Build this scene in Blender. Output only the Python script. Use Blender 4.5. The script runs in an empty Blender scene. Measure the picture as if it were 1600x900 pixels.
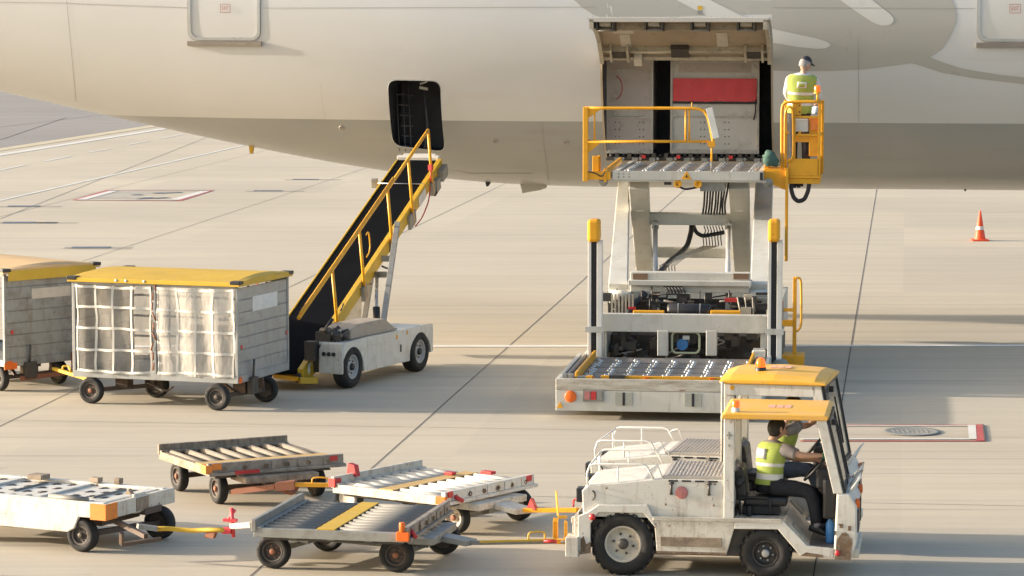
import bpy, bmesh, math, random
from mathutils import Vector, Matrix, noise as mnoise
random.seed(7)
R = math.radians
C = bpy.context.scene.collection
S = bpy.context.scene

# ------------------------------------------------------------ camera
CAM_H, FPX, PITCH = 6.2, 5000.0, math.atan(466.5/5000.0)
cam = bpy.data.cameras.new('camera'); camo = bpy.data.objects.new('camera', cam); C.objects.link(camo)
cam.sensor_width = 36; cam.lens = FPX/1600*36; cam.clip_start = 1; cam.clip_end = 9000
camo.location = (0, 0, CAM_H); camo.rotation_euler = (math.pi/2-PITCH, 0, 0)
S.camera = camo
# ------------------------------------------------------------ light
SUN_EL, SUN_AZ_TOCAM = 12.5, 5.5        # low sun from the left, a touch behind the aircraft
sd = Vector((-math.cos(R(SUN_EL))*math.cos(R(SUN_AZ_TOCAM)), math.cos(R(SUN_EL))*math.sin(R(SUN_AZ_TOCAM)), math.sin(R(SUN_EL))))
w = bpy.data.worlds.new('World'); S.world = w; w.use_nodes = True
nt = w.node_tree; nt.nodes.clear()
sky = nt.nodes.new('ShaderNodeTexSky'); sky.sky_type = 'NISHITA'; sky.sun_disc = False
sky.sun_elevation = R(SUN_EL); sky.sun_rotation = math.atan2(sd.x, sd.y)
sky.air_density = 1.0; sky.dust_density = 4.0; sky.ozone_density = 1.0
bg = nt.nodes.new('ShaderNodeBackground'); bg.inputs[1].default_value = 0.15
wo = nt.nodes.new('ShaderNodeOutputWorld')
nt.links.new(sky.outputs[0], bg.inputs[0]); nt.links.new(bg.outputs[0], wo.inputs[0])
sl = bpy.data.lights.new('sun', 'SUN'); sl.energy = 4.0; sl.angle = R(0.7); sl.color = (1.0, 0.875, 0.73)
so = bpy.data.objects.new('sun', sl); C.objects.link(so); so.rotation_euler = sd.to_track_quat('Z', 'Y').to_euler()
so.location = (-20, 20, 20)
S.view_settings.view_transform = 'Standard'; S.view_settings.look = 'None'; S.view_settings.gamma = 1
S.view_settings.exposure = 1.3; S.view_settings.use_curve_mapping = False
S.render.engine = 'CYCLES'

# ------------------------------------------------------------ helpers
def ray(u, v):
    cp, sp = math.cos(PITCH), math.sin(PITCH)
    a, b = u-800.0, 450.0-v
    return Vector((a, b*sp+FPX*cp, b*cp-FPX*sp))
def G(u, v, h=0.0):
    d = ray(u, v); t = (h-CAM_H)/d.z
    return Vector((d.x*t, d.y*t, h))
class Frame:
    def __init__(s, x, y, yaw):
        s.o = Vector((x, y, 0)); s.yaw = R(yaw)
        s.ex = Vector((math.cos(s.yaw), math.sin(s.yaw), 0)); s.ey = Vector((-math.sin(s.yaw), math.cos(s.yaw), 0))
    def _l(s, p):
        q = p-s.o; return Vector((q.dot(s.ex), q.dot(s.ey), q.z))
    def y(s, u, v, yl):
        d = ray(u, v); c = Vector((0, 0, CAM_H))
        t = (yl-(c-s.o).dot(s.ey))/d.dot(s.ey); return s._l(c+d*t)
    def x(s, u, v, xl):
        d = ray(u, v); c = Vector((0, 0, CAM_H))
        t = (xl-(c-s.o).dot(s.ex))/d.dot(s.ex); return s._l(c+d*t)
    def z(s, u, v, h): return s._l(G(u, v, h))
def V(*a): return Vector(a)

SPLIT = set('bearing_rail beam_bolt sill_latches corner_gusset deck_hole bolt_heads hood_bolts mirror driver_box belt_sensor_bar engine_bay header_panel red_marker socket_plate side_bracket rear_lamp hood_latch round_reflector indicator deck_stop reflector warning_label grille front_rail handrail_post side_beam side_guide corner_guard deck_roller sensor_ring wear_pad red_fitting sill_stops end_stop pivot_tube pivot_block valve_block railing railing_post cage_frame ceiling_label cage_support lock_bar cross_members rusty_plate red_pin roof_sticker hood_rail side_piping stencil_patch lift_leg windscreen_seal wiper red_chock lift_ram filter tail_lamp bar_marks edge_frame engine chassis conveyor_frame front_frame axle_frame draw_frame running_gear seat_base data_plate work_light hoses base_beam dashboard rear_wall caster junction_box hitch_latch hitch_frame brake_lever sign_border end_roller_cover ladder bed deck_recess'.split())
class MB:
    def __init__(s): s.b = bmesh.new(); s.m = 0; s.sm = False
    def face(s, pts, smooth=None):
        f = s.b.faces.new([s.b.verts.new(p) for p in pts]); f.material_index = s.m
        f.smooth = s.sm if smooth is None else smooth; return s
    def box(s, c, d, rot=None, taper=None):
        hx, hy, hz = d[0]/2, d[1]/2, d[2]/2
        vs = []
        for z in (-1, 1):
            for x, y in ((-1, -1), (1, -1), (1, 1), (-1, 1)):
                k = 1 if (z < 0 or taper is None) else taper
                p = Vector((x*hx*k, y*hy*k, z*hz))
                if rot is not None: p = rot @ p
                vs.append(s.b.verts.new(p+Vector(c)))
        for q in ((3, 2, 1, 0), (4, 5, 6, 7), (0, 1, 5, 4), (1, 2, 6, 5), (2, 3, 7, 6), (3, 0, 4, 7)):
            f = s.b.faces.new([vs[i] for i in q]); f.material_index = s.m
        return s
    def bb(s, x0, x1, y0, y1, z0, z1): return s.box(((x0+x1)/2, (y0+y1)/2, (z0+z1)/2), (abs(x1-x0), abs(y1-y0), abs(z1-z0)))
    def beam(s, a, b, w_, h_, up=(0, 0, 1)):
        a, b = Vector(a), Vector(b); d = b-a; L = d.length
        if L < 1e-6: return s
        ex = d/L; up = Vector(up)
        if abs(ex.dot(up.normalized())) > .98: up = Vector((0, 1, 0))
        ey = up.cross(ex).normalized(); ez = ex.cross(ey)
        return s.box((a+b)/2, (L, w_, h_), rot=Matrix((ex, ey, ez)).transposed())
    def tube(s, pts, r, n=8, cap=True, rs=None):
        pts = [Vector(p) for p in pts]; rings = []; prev = None
        for i, p in enumerate(pts):
            if i == 0: t = pts[1]-pts[0]
            elif i == len(pts)-1: t = pts[-1]-pts[-2]
            else: t = (pts[i+1]-p).normalized()+(p-pts[i-1]).normalized()
            t.normalize()
            if prev is None:
                a = Vector((0, 0, 1)) if abs(t.z) < .9 else Vector((1, 0, 0))
                n1 = t.cross(a).normalized()
            else:
                n1 = (prev-t*prev.dot(t)).normalized()
            prev = n1; n2 = t.cross(n1); rr = rs[i] if rs else r
            rings.append([s.b.verts.new(p+(n1*math.cos(2*math.pi*k/n)+n2*math.sin(2*math.pi*k/n))*rr) for k in range(n)])
        for i in range(len(rings)-1):
            for k in range(n):
                f = s.b.faces.new((rings[i][k], rings[i][(k+1) % n], rings[i+1][(k+1) % n], rings[i+1][k])); f.smooth = True; f.material_index = s.m
        if cap:
            for q in (rings[0][::-1], rings[-1]):
                f = s.b.faces.new(q); f.material_index = s.m
        return s
    def lathe(s, c, ax, prof, n=24, close=False):
        c = Vector(c); ax = Vector(ax).normalized()
        a = Vector((0, 0, 1)) if abs(ax.z) < .9 else Vector((1, 0, 0))
        n1 = ax.cross(a).normalized(); n2 = ax.cross(n1); rings = []
        for r, t in prof:
            rings.append([s.b.verts.new(c+ax*t+(n1*math.cos(2*math.pi*k/n)+n2*math.sin(2*math.pi*k/n))*max(r, 1e-4)) for k in range(n)])
        m = len(rings)
        for i in range(m if close else m-1):
            for k in range(n):
                A, B = rings[i], rings[(i+1) % m]
                f = s.b.faces.new((A[k], A[(k+1) % n], B[(k+1) % n], B[k])); f.smooth = True; f.material_index = s.m
        return s
    def cyl(s, a, b, r, n=12): return s.tube([a, b], r, n)
    def prism(s, poly, depth, plane='xz', off=0.0):
        """poly: 2D points; extruded from off to off+depth along the third axis"""
        def P(p, d):
            if plane == 'xz': return Vector((p[0], d, p[1]))
            if plane == 'xy': return Vector((p[0], p[1], d))
            return Vector((d, p[0], p[1]))
        a = [s.b.verts.new(P(p, off)) for p in poly]; b = [s.b.verts.new(P(p, off+depth)) for p in poly]
        n = len(poly)
        fs = [s.b.faces.new(a), s.b.faces.new(b[::-1])]
        for i in range(n): fs.append(s.b.faces.new((a[i], b[i], b[(i+1) % n], a[(i+1) % n])))
        for f in fs: f.material_index = s.m
        return s
    def loft(s, secs, n=14, cap=True, mats=None, power=1.0):
        """secs: (centre, rx, ry, ex, ey)"""
        rings = []
        for c, rx, ry, ex, ey in secs:
            c = Vector(c); ex = Vector(ex).normalized(); ey = Vector(ey); ey = (ey-ex*ey.dot(ex)).normalized()
            rg = []
            for k in range(n):
                t = 2*math.pi*k/n; cx, sx = math.cos(t), math.sin(t)
                cx = math.copysign(abs(cx)**power, cx); sx = math.copysign(abs(sx)**power, sx)
                rg.append(s.b.verts.new(c+ex*rx*cx+ey*ry*sx))
            rings.append(rg)
        for i in range(len(rings)-1):
            for k in range(n):
                f = s.b.faces.new((rings[i][k], rings[i][(k+1) % n], rings[i+1][(k+1) % n], rings[i+1][k])); f.smooth = True
                f.material_index = mats[i] if mats else s.m
        if cap:
            for q in (rings[0][::-1], rings[-1]):
                f = s.b.faces.new(q); f.material_index = s.m; f.smooth = True
        return s
    def crumple(s, a, f=9.0):
        s.b.normal_update()
        for v_ in s.b.verts: v_.co += v_.normal*(mnoise.noise(v_.co*f)*a+mnoise.noise(v_.co*f*2.7)*a*.5)
        return s
    def clusters(s):
        """connected islands whose boxes touch, as lists of faces"""
        seen = {}; isl = []
        for f in s.b.faces:
            if f in seen: continue
            st = [f]; seen[f] = 1; g = []
            while st:
                q = st.pop(); g.append(q)
                for v_ in q.verts:
                    for h in v_.link_faces:
                        if h not in seen: seen[h] = 1; st.append(h)
            co = [v_.co for q in g for v_ in q.verts]
            isl.append([g, [min(c[i] for c in co)-.004 for i in range(3)], [max(c[i] for c in co)+.004 for i in range(3)]])
        ch = True
        while ch:
            ch = False
            for i in range(len(isl)):
                for j in range(i+1, len(isl)):
                    if all(isl[i][1][k] <= isl[j][2][k] and isl[j][1][k] <= isl[i][2][k] for k in range(3)):
                        isl[i][0] += isl[j][0]; isl[i][1] = [min(a, c) for a, c in zip(isl[i][1], isl[j][1])]; isl[i][2] = [max(a, c) for a, c in zip(isl[i][2], isl[j][2])]
                        del isl[j]; ch = True; break
                if ch: break
        return [g[0] for g in isl]
    def build(s, name, mats, parent=None, bevel=0.0, loc=None, rot=None, recalc=True):
        if name in SPLIT:
            cl = s.clusters()
            if len(cl) > 1:
                out = []
                for g in cl:
                    m = MB(); mp = {}
                    for f in g:
                        for v_ in f.verts:
                            if v_ not in mp: mp[v_] = m.b.verts.new(v_.co)
                        try: nf = m.b.faces.new([mp[v_] for v_ in f.verts]); nf.smooth = f.smooth; nf.material_index = f.material_index
                        except ValueError: pass
                    out.append(m._build(name, mats, parent, bevel, loc, rot, recalc))
                s.b.free(); return out[0]
        return s._build(name, mats, parent, bevel, loc, rot, recalc)
    def _build(s, name, mats, parent=None, bevel=0.0, loc=None, rot=None, recalc=True):
        if recalc: bmesh.ops.recalc_face_normals(s.b, faces=s.b.faces)
        me = bpy.data.meshes.new(name); s.b.to_mesh(me); s.b.free()
        if not isinstance(mats, (list, tuple)): mats = [mats]
        for m in mats: me.materials.append(m)
        o = bpy.data.objects.new(name, me); C.objects.link(o)
        if parent is not None: o.parent = parent
        if loc is not None: o.location = loc
        if rot is not None: o.rotation_euler = rot
        if bevel:
            md = o.modifiers.new('bevel', 'BEVEL'); md.width = bevel; md.segments = 2; md.limit_method = 'ANGLE'; md.angle_limit = R(40)
        return o
def tag(o, label=None, cat=None, group=None, kind=None):
    if label: o['label'] = label
    if cat: o['category'] = cat
    if group: o['group'] = group
    if kind: o['kind'] = kind
    return o
def thing(name, label, cat, loc=(0, 0, 0), yaw=0.0, group=None):
    o = bpy.data.objects.new(name, None); C.objects.link(o); o.empty_display_size = .3
    o.location = loc; o.rotation_euler = (0, 0, R(yaw)); return tag(o, label, cat, group)
def fthing(name, label, cat, F, group=None): return thing(name, label, cat, F.o, math.degrees(F.yaw), group)
def dupo(o, parent, loc=None, rot=None):
    c = o.copy(); C.objects.link(c); c.parent = parent
    if loc is not None: c.location = loc
    if rot is not None: c.rotation_euler = rot
    for ch in list(o.children):
        d = ch.copy(); C.objects.link(d); d.parent = c
    return c
def bake(o):
    """apply the modifiers of o to its mesh"""
    dg = bpy.context.evaluated_depsgraph_get(); dg.update()
    me = bpy.data.meshes.new_from_object(o.evaluated_get(dg)); o.modifiers.clear(); o.data = me; return o

# ------------------------------------------------------------ materials
def mat(name, col, rough=.5, metal=0.0, dirt=0.0, dcol=(.12, .09, .06), dscale=3.0, rust=0.0, rcol=(.16, .06, .025), var=.08, bump=0.0,
        stretch=(1, 1, 1), streak=0.0, scol=(.2, .13, .07), coat=0.0, spec=.5, chips=0.0, ccol=(.05, .045, .04), emis=None, estr=0.0):
    m = bpy.data.materials.new(name); m.use_nodes = True; N = m.node_tree.nodes; L = m.node_tree.links
    p = N['Principled BSDF']; p.inputs['Roughness'].default_value = rough; p.inputs['Metallic'].default_value = metal
    p.inputs['Coat Weight'].default_value = coat; p.inputs['Specular IOR Level'].default_value = spec
    tc = N.new('ShaderNodeTexCoord'); mp = N.new('ShaderNodeMapping'); mp.inputs['Scale'].default_value = stretch
    L.new(tc.outputs['Object'], mp.inputs[0])
    def noise(sc, det=5, rg=.55):
        n = N.new('ShaderNodeTexNoise'); n.inputs['Scale'].default_value = sc; n.inputs['Detail'].default_value = det
        n.inputs['Roughness'].default_value = rg; L.new(mp.outputs[0], n.inputs[0]); return n.outputs[0]
    def ramp(x, a, b, va=0.0, vb=1.0):
        r = N.new('ShaderNodeMapRange'); r.inputs[1].default_value = a; r.inputs[2].default_value = b
        r.inputs[3].default_value = va; r.inputs[4].default_value = vb; r.clamp = True; L.new(x, r.inputs[0]); return r.outputs[0]
    def mix(f, a, b):
        x = N.new('ShaderNodeMix'); x.data_type = 'RGBA'
        if hasattr(f, 'links'): L.new(f, x.inputs[0])
        else: x.inputs[0].default_value = f
        for i, q in ((6, a), (7, b)):
            if isinstance(q, tuple): x.inputs[i].default_value = (*q, 1)
            else: L.new(q, x.inputs[i])
        return x.outputs[2]
    n1 = noise(dscale*.8, 4)
    lo = tuple(max(0, c*(1-var)) for c in col); hi = tuple(min(1, c*(1+var)) for c in col)
    c = mix(ramp(n1, .3, .7), lo, hi)
    if dirt: c = mix(ramp(noise(dscale*1.7, 8, .65), .62-.25*dirt, .85-.15*dirt, 0, min(1, .4+dirt*.6)), c, dcol)
    if rust: c = mix(ramp(noise(dscale*3.1, 9, .7), .72-.22*rust, .76-.18*rust, 0, .95), c, rcol)
    if streak:
        mp2 = N.new('ShaderNodeMapping'); mp2.inputs['Scale'].default_value = (5, 5, .7); L.new(tc.outputs['Object'], mp2.inputs[0])
        ns = N.new('ShaderNodeTexNoise'); ns.inputs['Scale'].default_value = dscale*1.3; ns.inputs['Detail'].default_value = 6; ns.inputs['Roughness'].default_value = .6; L.new(mp2.outputs[0], ns.inputs[0])
        c = mix(ramp(ns.outputs[0], .66-.18*streak, .86-.16*streak, 0, .25+.5*streak), c, scol)
    if chips: c = mix(ramp(noise(dscale*11, 4, .6), .75-.16*chips, .77-.16*chips, 0, .85), c, ccol)
    L.new(c, p.inputs['Base Color'])
    L.new(ramp(noise(dscale*2.3, 5), .3, .7, max(.03, rough-.1), min(1, rough+.12)), p.inputs['Roughness'])
    if bump:
        bn = N.new('ShaderNodeBump'); bn.inputs['Strength'].default_value = bump; bn.inputs['Distance'].default_value = .01
        L.new(noise(dscale*6, 6), bn.inputs['Height']); L.new(bn.outputs[0], p.inputs['Normal'])
    if emis: p.inputs['Emission Color'].default_value = (*emis, 1); p.inputs['Emission Strength'].default_value = estr
    return m
M = {}
M['white'] = mat('chalky white paint', (.61, .59, .535), .45, dirt=.45, dcol=(.33, .26, .17), rust=.42, chips=.5, streak=.6, dscale=2.6, bump=.05)
M['white_clean'] = mat('clean white paint', (.72, .7, .65), .35, dirt=.1, dcol=(.4, .36, .28), dscale=2.0)
M['white_worn'] = mat('worn white paint', (.6, .56, .48), .5, dirt=.6, dcol=(.26, .19, .12), rust=.55, chips=.5, streak=.7, dscale=3.2, bump=.1)
M['scraped'] = mat('scraped white steel', (.52, .49, .42), .5, dirt=.8, dcol=(.2, .16, .11), rust=.55, chips=.6, dscale=3.5, stretch=(.4, .5, 2.6), bump=.15)
M['loader_white'] = mat('loader off white paint', (.55, .54, .485), .45, dirt=.4, dcol=(.34, .31, .24), rust=.2, chips=.25, streak=.4, dscale=1.6, bump=.04)
M['yellow'] = mat('safety yellow paint', (.76, .36, .014), .42, dirt=.35, dcol=(.4, .2, .03), chips=.35, streak=.3, dscale=2.5)
M['roof_yellow'] = mat('tractor roof yellow', (.78, .42, .035), .45, dirt=.75, dcol=(.74, .42, .15), dscale=1.3, chips=.2, streak=.2)
M['lemon'] = mat('lemon yellow paint', (.56, .35, .025), .5, dirt=.35, dcol=(.4, .27, .06), dscale=2.0, chips=.25, streak=.3)
M['orange'] = mat('orange plastic', (.75, .14, .01), .4, dirt=.2, dscale=6)
M['orange_worn'] = mat('worn orange paint', (.72, .22, .03), .5, dirt=.45, rust=.3, dscale=6, dcol=(.25, .12, .06))
M['red'] = mat('red paint', (.5, .03, .03), .45, dirt=.15, dscale=5)
M['pink_red'] = mat('faded red paint', (.72, .07, .08), .5, dirt=.2, dscale=5, dcol=(.5, .2, .18))
M['grey_metal'] = mat('galvanised steel', (.265, .265, .245), .5, metal=.15, dirt=.55, dcol=(.14, .11, .08), rust=.15, dscale=3, bump=.05)
M['dark_steel'] = mat('dark oily steel', (.07, .065, .06), .5, metal=.4, dirt=.5, dcol=(.13, .09, .05), rust=.3, dscale=4, bump=.1)
M['black'] = mat('black plastic', (.018, .018, .02), .45, dirt=.2, dcol=(.06, .055, .05), dscale=4)
M['rubber'] = mat('tyre rubber', (.016, .0155, .015), .8, dirt=.3, dcol=(.05, .045, .038), dscale=5, bump=.1)
M['skirt_plate'] = mat('grey green plate', (.38, .38, .33), .5, dirt=.3, dcol=(.2, .17, .12), dscale=5)
M['belt'] = mat('black conveyor belt', (.010, .011, .013), 1.0, spec=.0, dirt=.1, dcol=(.02, .02, .022), dscale=2)
M['rim_rust'] = mat('dusty dark wheel rim', (.05, .042, .037), .65, dirt=.5, dcol=(.11, .075, .05), rust=.3, dscale=9)
M['rust_hub'] = mat('rust red hub', (.24, .09, .045), .65, dirt=.3, rust=.3, dscale=9)
M['rim_white'] = mat('white wheel rim', (.5, .46, .38), .5, dirt=.5, dcol=(.2, .13, .08), rust=.4, dscale=9)
M['rim_grey'] = mat('grey wheel rim', (.36, .36, .35), .45, dirt=.3, dscale=9)
M['chrome'] = mat('polished rod', (.5, .5, .48), .3, metal=.7, dirt=.35, dcol=(.15, .14, .12), dscale=6)
M['roller'] = mat('zinc roller', (.185, .18, .165), .6, metal=.05, dirt=.5, dcol=(.16, .13, .1), dscale=5, stretch=(.4, 3, 3))
M['roller_white'] = mat('pale roller', (.5, .485, .44), .55, dirt=.5, dcol=(.35, .28, .2), dscale=4, stretch=(.4, 3, 3), rust=.15)
M['roller_wood'] = mat('dusty roller', (.22, .19, .15), .65, dirt=.6, dcol=(.2, .14, .09), dscale=4, stretch=(.4, 3, 3))
M['rod'] = mat('hydraulic rod', (.45, .44, .42), .4, metal=.25, dirt=.25, dcol=(.25, .23, .2), dscale=3)
M['deck_grey'] = mat('steel deck', (.2, .19, .18), .45, metal=.3, dirt=.35, dcol=(.1, .085, .07), dscale=2, bump=.05)
M['bay'] = mat('cargo bay lining', (.03, .032, .042), .5, dirt=.3, dcol=(.05, .05, .06), dscale=2)
M['bay_beige'] = mat('hatch lining', (.38, .305, .21), .55, dirt=.35, dcol=(.24, .18, .12), dscale=2.5, chips=.1)
M['hatch_struct'] = mat('hatch fittings', (.45, .4, .31), .5, dirt=.5, dcol=(.12, .1, .07), dscale=6)
M['alu'] = mat('cart aluminium', (.32, .33, .325), .45, metal=.2, dirt=.5, streak=.5, dcol=(.2, .18, .15), dscale=2.5, chips=.25, ccol=(.1, .09, .08), bump=.08)
M['alu_worn'] = mat('scuffed cart aluminium', (.28, .29, .28), .5, metal=.15, dirt=.7, streak=.6, dcol=(.13, .11, .09), dscale=2.2, chips=.5, ccol=(.06, .055, .05), bump=.08)
M['container'] = mat('container aluminium', (.60, .58, .53), .45, metal=.15, dirt=.4, dcol=(.27, .23, .19), dscale=2.2, bump=.06)
M['container_pink'] = mat('dull container panel', (.52, .45, .40), .5, dirt=.4, dcol=(.22, .17, .14), dscale=2.5, bump=.06)
M['webbing'] = mat('white webbing', (.58, .56, .51), .7, dirt=.2, dcol=(.45, .38, .3), dscale=5)
M['wood'] = mat('bare plank', (.52, .34, .13), .65, dirt=.4, dcol=(.34, .2, .08), dscale=3, stretch=(3, .5, 1))
M['wood_grey'] = mat('weathered timber', (.34, .27, .195), .7, dirt=.95, dcol=(.11, .08, .055), dscale=4, stretch=(.6, 2, 1), rust=.5, chips=.5, streak=.5, bump=.15)
M['grime'] = mat('brown grime', (.18, .12, .07), .8, dirt=.5, dscale=7, dcol=(.08, .05, .03), bump=.2)
M['seam'] = mat('panel seam', (.3, .28, .25), .6)
M['reflector'] = mat('red reflector', (.45, .17, .16), .3, dirt=.2, dscale=12)
M['beacon'] = mat('amber beacon', (.8, .15, .01), .2, emis=(1, .2, .01), estr=.2)
M['beacon_lit'] = mat('lit amber beacon', (.8, .1, .01), .2, emis=(1, .16, .01), estr=.5)
M['vest'] = mat('lime safety vest', (.32, .40, .08), .8, dirt=.15, dcol=(.3, .42, .05), dscale=9, bump=.3)
M['silver'] = mat('reflective band', (.62, .62, .6), .45)
M['shirt_grey'] = mat('grey shirt', (.22, .2, .19), .85, bump=.3, dscale=9)
M['shirt_white'] = mat('white shirt', (.62, .6, .58), .85, bump=.3, dscale=9)
M['navy'] = mat('dark trousers', (.014, .015, .02), .85, bump=.3, dscale=8)
M['jeans'] = mat('dark blue trousers', (.03, .045, .075), .85, bump=.3, dscale=8)
M['skin'] = mat('skin', (.52, .30, .2), .55, var=.05)
M['hair'] = mat('black hair', (.012, .01, .009), .5, bump=.4, dscale=20)
M['hair_grey'] = mat('grey hair', (.3, .29, .28), .7, bump=.5, dscale=25)
M['cap'] = mat('dark cap', (.03, .032, .04), .8, bump=.2, dscale=12)
M['shoe'] = mat('black shoe', (.014, .013, .013), .5)
M['glove'] = mat('green glove', (.02, .12, .06), .8)
M['blue'] = mat('blue plastic', (.06, .22, .5), .3)
M['teal'] = mat('dark green cloth', (.05, .11, .09), .8, bump=.4, dscale=10)
M['sticker'] = mat('faded paper sticker', (.55, .5, .42), .7, dirt=.3, dcol=(.4, .3, .22), dscale=10)
M['sticker_white'] = mat('white sticker', (.66, .66, .63), .6, dirt=.3, dscale=8, dcol=(.45, .43, .4))
M['cone'] = mat('cone orange', (.9, .09, .02), .5, dirt=.1)
M['eye'] = mat('eye', (.02, .015, .01), .2)
M['lamp_glass'] = mat('lamp lens', (.5, .5, .48), .15)
M['decal_grey'] = mat('livery grey beige', (.375, .36, .315), .32, var=.02, coat=.3, dscale=.8)
M['decal_white'] = mat('livery pale stripe', (.56, .545, .505), .32, var=.02, coat=.3, dscale=.8)
M['exit_red'] = mat('exit stencil red', (.4, .12, .1), .6)
def glass(name, col, alpha, rough=.06):
    m = bpy.data.materials.new(name); m.use_nodes = True; p = m.node_tree.nodes['Principled BSDF']
    p.inputs['Base Color'].default_value = (*col, 1); p.inputs['Alpha'].default_value = alpha; p.inputs['Roughness'].default_value = rough
    p.inputs['Specular IOR Level'].default_value = .7
    return m
M['glass'] = glass('window glass', (.35, .38, .36), .22)
M['glass_dark'] = glass('tinted glass', (.1, .11, .11), .5)
def plastic(lo=.1, hi=.46):
    m = bpy.data.materials.new('clear curtain plastic'); m.use_nodes = True; N = m.node_tree.nodes; L = m.node_tree.links
    p = N['Principled BSDF']; p.inputs['Base Color'].default_value = (.6, .57, .52, 1); p.inputs['Roughness'].default_value = .16
    tc = N.new('ShaderNodeTexCoord'); n = N.new('ShaderNodeTexNoise'); n.inputs['Scale'].default_value = 2.1; n.inputs['Detail'].default_value = 5
    mp = N.new('ShaderNodeMapping'); mp.inputs['Scale'].default_value = (1.3, 1, .6); L.new(tc.outputs['Object'], mp.inputs[0]); L.new(mp.outputs[0], n.inputs[0])
    r = N.new('ShaderNodeMapRange'); r.inputs[1].default_value = .4; r.inputs[2].default_value = .62; r.inputs[3].default_value = lo; r.inputs[4].default_value = hi
    L.new(n.outputs[0], r.inputs[0]); L.new(r.outputs[0], p.inputs['Alpha'])
    n2 = N.new('ShaderNodeTexNoise'); n2.inputs['Scale'].default_value = 9; n2.inputs['Detail'].default_value = 4; L.new(mp.outputs[0], n2.inputs[0])
    b = N.new('ShaderNodeBump'); b.inputs['Strength'].default_value = .6; b.inputs['Distance'].default_value = .03; L.new(n2.outputs[0], b.inputs['Height']); L.new(b.outputs[0], p.inputs['Normal'])
    return m
M['plastic'] = plastic(.12, .34)
M['plastic_milky'] = plastic(.5, .72)

def concrete():
    m = bpy.data.materials.new('apron concrete'); m.use_nodes = True; N = m.node_tree.nodes; L = m.node_tree.links
    p = N['Principled BSDF']; p.inputs['Roughness'].default_value = .78; p.inputs['Specular IOR Level'].default_value = .35
    tc = N.new('ShaderNodeTexCoord')
    def noise(sc, det, st, rg=.55, rz=R(-3)):
        mp = N.new('ShaderNodeMapping'); mp.inputs['Scale'].default_value = st; mp.inputs['Rotation'].default_value = (0, 0, rz); L.new(tc.outputs['Object'], mp.inputs[0])
        n = N.new('ShaderNodeTexNoise'); n.inputs['Scale'].default_value = sc; n.inputs['Detail'].default_value = det; n.inputs['Roughness'].default_value = rg
        L.new(mp.outputs[0], n.inputs[0]); return n.outputs[0]
    def rng(x, a, b, va, vb):
        r = N.new('ShaderNodeMapRange'); r.inputs[1].default_value = a; r.inputs[2].default_value = b; r.inputs[3].default_value = va; r.inputs[4].default_value = vb; L.new(x, r.inputs[0]); return r.outputs[0]
    def mix(f, a, b, bt='MIX'):
        x = N.new('ShaderNodeMix'); x.data_type = 'RGBA'; x.blend_type = bt
        if hasattr(f, 'links'): L.new(f, x.inputs[0])
        else: x.inputs[0].default_value = f
        for i, q in ((6, a), (7, b)):
            if isinstance(q, tuple): x.inputs[i].default_value = (*q, 1)
            else: L.new(q, x.inputs[i])
        return x.outputs[2]
    c = mix(rng(noise(.09, 4, (1, 1, 1)), .3, .7, 0, 1), (.485, .43, .34), (.575, .512, .405))
    # broom finish and traffic wear run along the stand
    c = mix(rng(noise(1.0, 7, (.12, 1.7, 1), .65), .32, .68, 0, 1), c, mix(1.0, c, (.9, .895, .885), 'MULTIPLY'))
    c = mix(rng(noise(1.0, 5, (.35, 6.5, 1), .6), .35, .66, 0, 1), c, mix(1.0, c, (.93, .925, .92), 'MULTIPLY'))
    c = mix(rng(noise(1.0, 4, (.25, 2.4, 1), .6, R(-1)), .64, .78, 0, .3), c, (.28, .255, .22))
    c = mix(rng(noise(1.0, 3, (.10, 1.3, 1), .5, R(2)), .68, .78, 0, .22), c, (.24, .22, .195))
    c = mix(rng(noise(5, 8, (.6, 1, 1), .7), .3, .7, 0, .16), c, (.3, .27, .22))
    # old tyre tracks sweeping along the service lane, slab to slab tone, drips
    c = mix(rng(noise(1.0, 3, (.05, 2.6, 1), .45, R(-2.5)), .62, .72, 0, .24), c, (.27, .25, .22))
    c = mix(rng(noise(1.0, 2, (.07, 4.5, 1), .4, R(1.5)), .64, .70, 0, .35), c, (.2, .185, .165))
    br = N.new('ShaderNodeTexBrick'); mpb = N.new('ShaderNodeMapping'); mpb.inputs['Rotation'].default_value = (0, 0, R(7)); L.new(tc.outputs['Object'], mpb.inputs[0]); L.new(mpb.outputs[0], br.inputs[0])
    br.offset = 0; br.inputs['Scale'].default_value = 1; br.inputs['Brick Width'].default_value = 5.95; br.inputs['Row Height'].default_value = 6.0; br.inputs['Mortar Size'].default_value = 0
    br.inputs['Color1'].default_value = (.93, .93, .935, 1); br.inputs['Color2'].default_value = (1.03, 1.025, 1.01, 1)
    c = mix(1.0, c, br.outputs[0], 'MULTIPLY')
    c = mix(rng(noise(2.4, 3, (1, 1, 1), .5), .72, .76, 0, .3), c, (.2, .17, .14))
    c = mix(rng(noise(1.6, 6, (.5, 1.6, 1), .65), .68, .74, 0, .35), c, (.26, .22, .18))
    L.new(c, p.inputs['Base Color'])
    b = N.new('ShaderNodeBump'); b.inputs['Strength'].default_value = .25; b.inputs['Distance'].default_value = .01
    L.new(noise(14, 6, (.7, 2, 1)), b.inputs['Height']); L.new(b.outputs[0], p.inputs['Normal'])
    return m
M['concrete'] = concrete()
M['asphalt'] = mat('taxiway asphalt', (.235, .22, .205), .85, dirt=.3, dcol=(.18, .165, .15), dscale=.12, stretch=(.3, 1.5, 1), var=.06)
M['line_white'] = mat('white line paint', (.62, .6, .55), .6, dirt=.35, dcol=(.42, .38, .31), dscale=1.4)
M['line_bright'] = mat('fresh white line paint', (.74, .73, .7), .6, dirt=.1, dcol=(.55, .52, .46), dscale=1)
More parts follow.
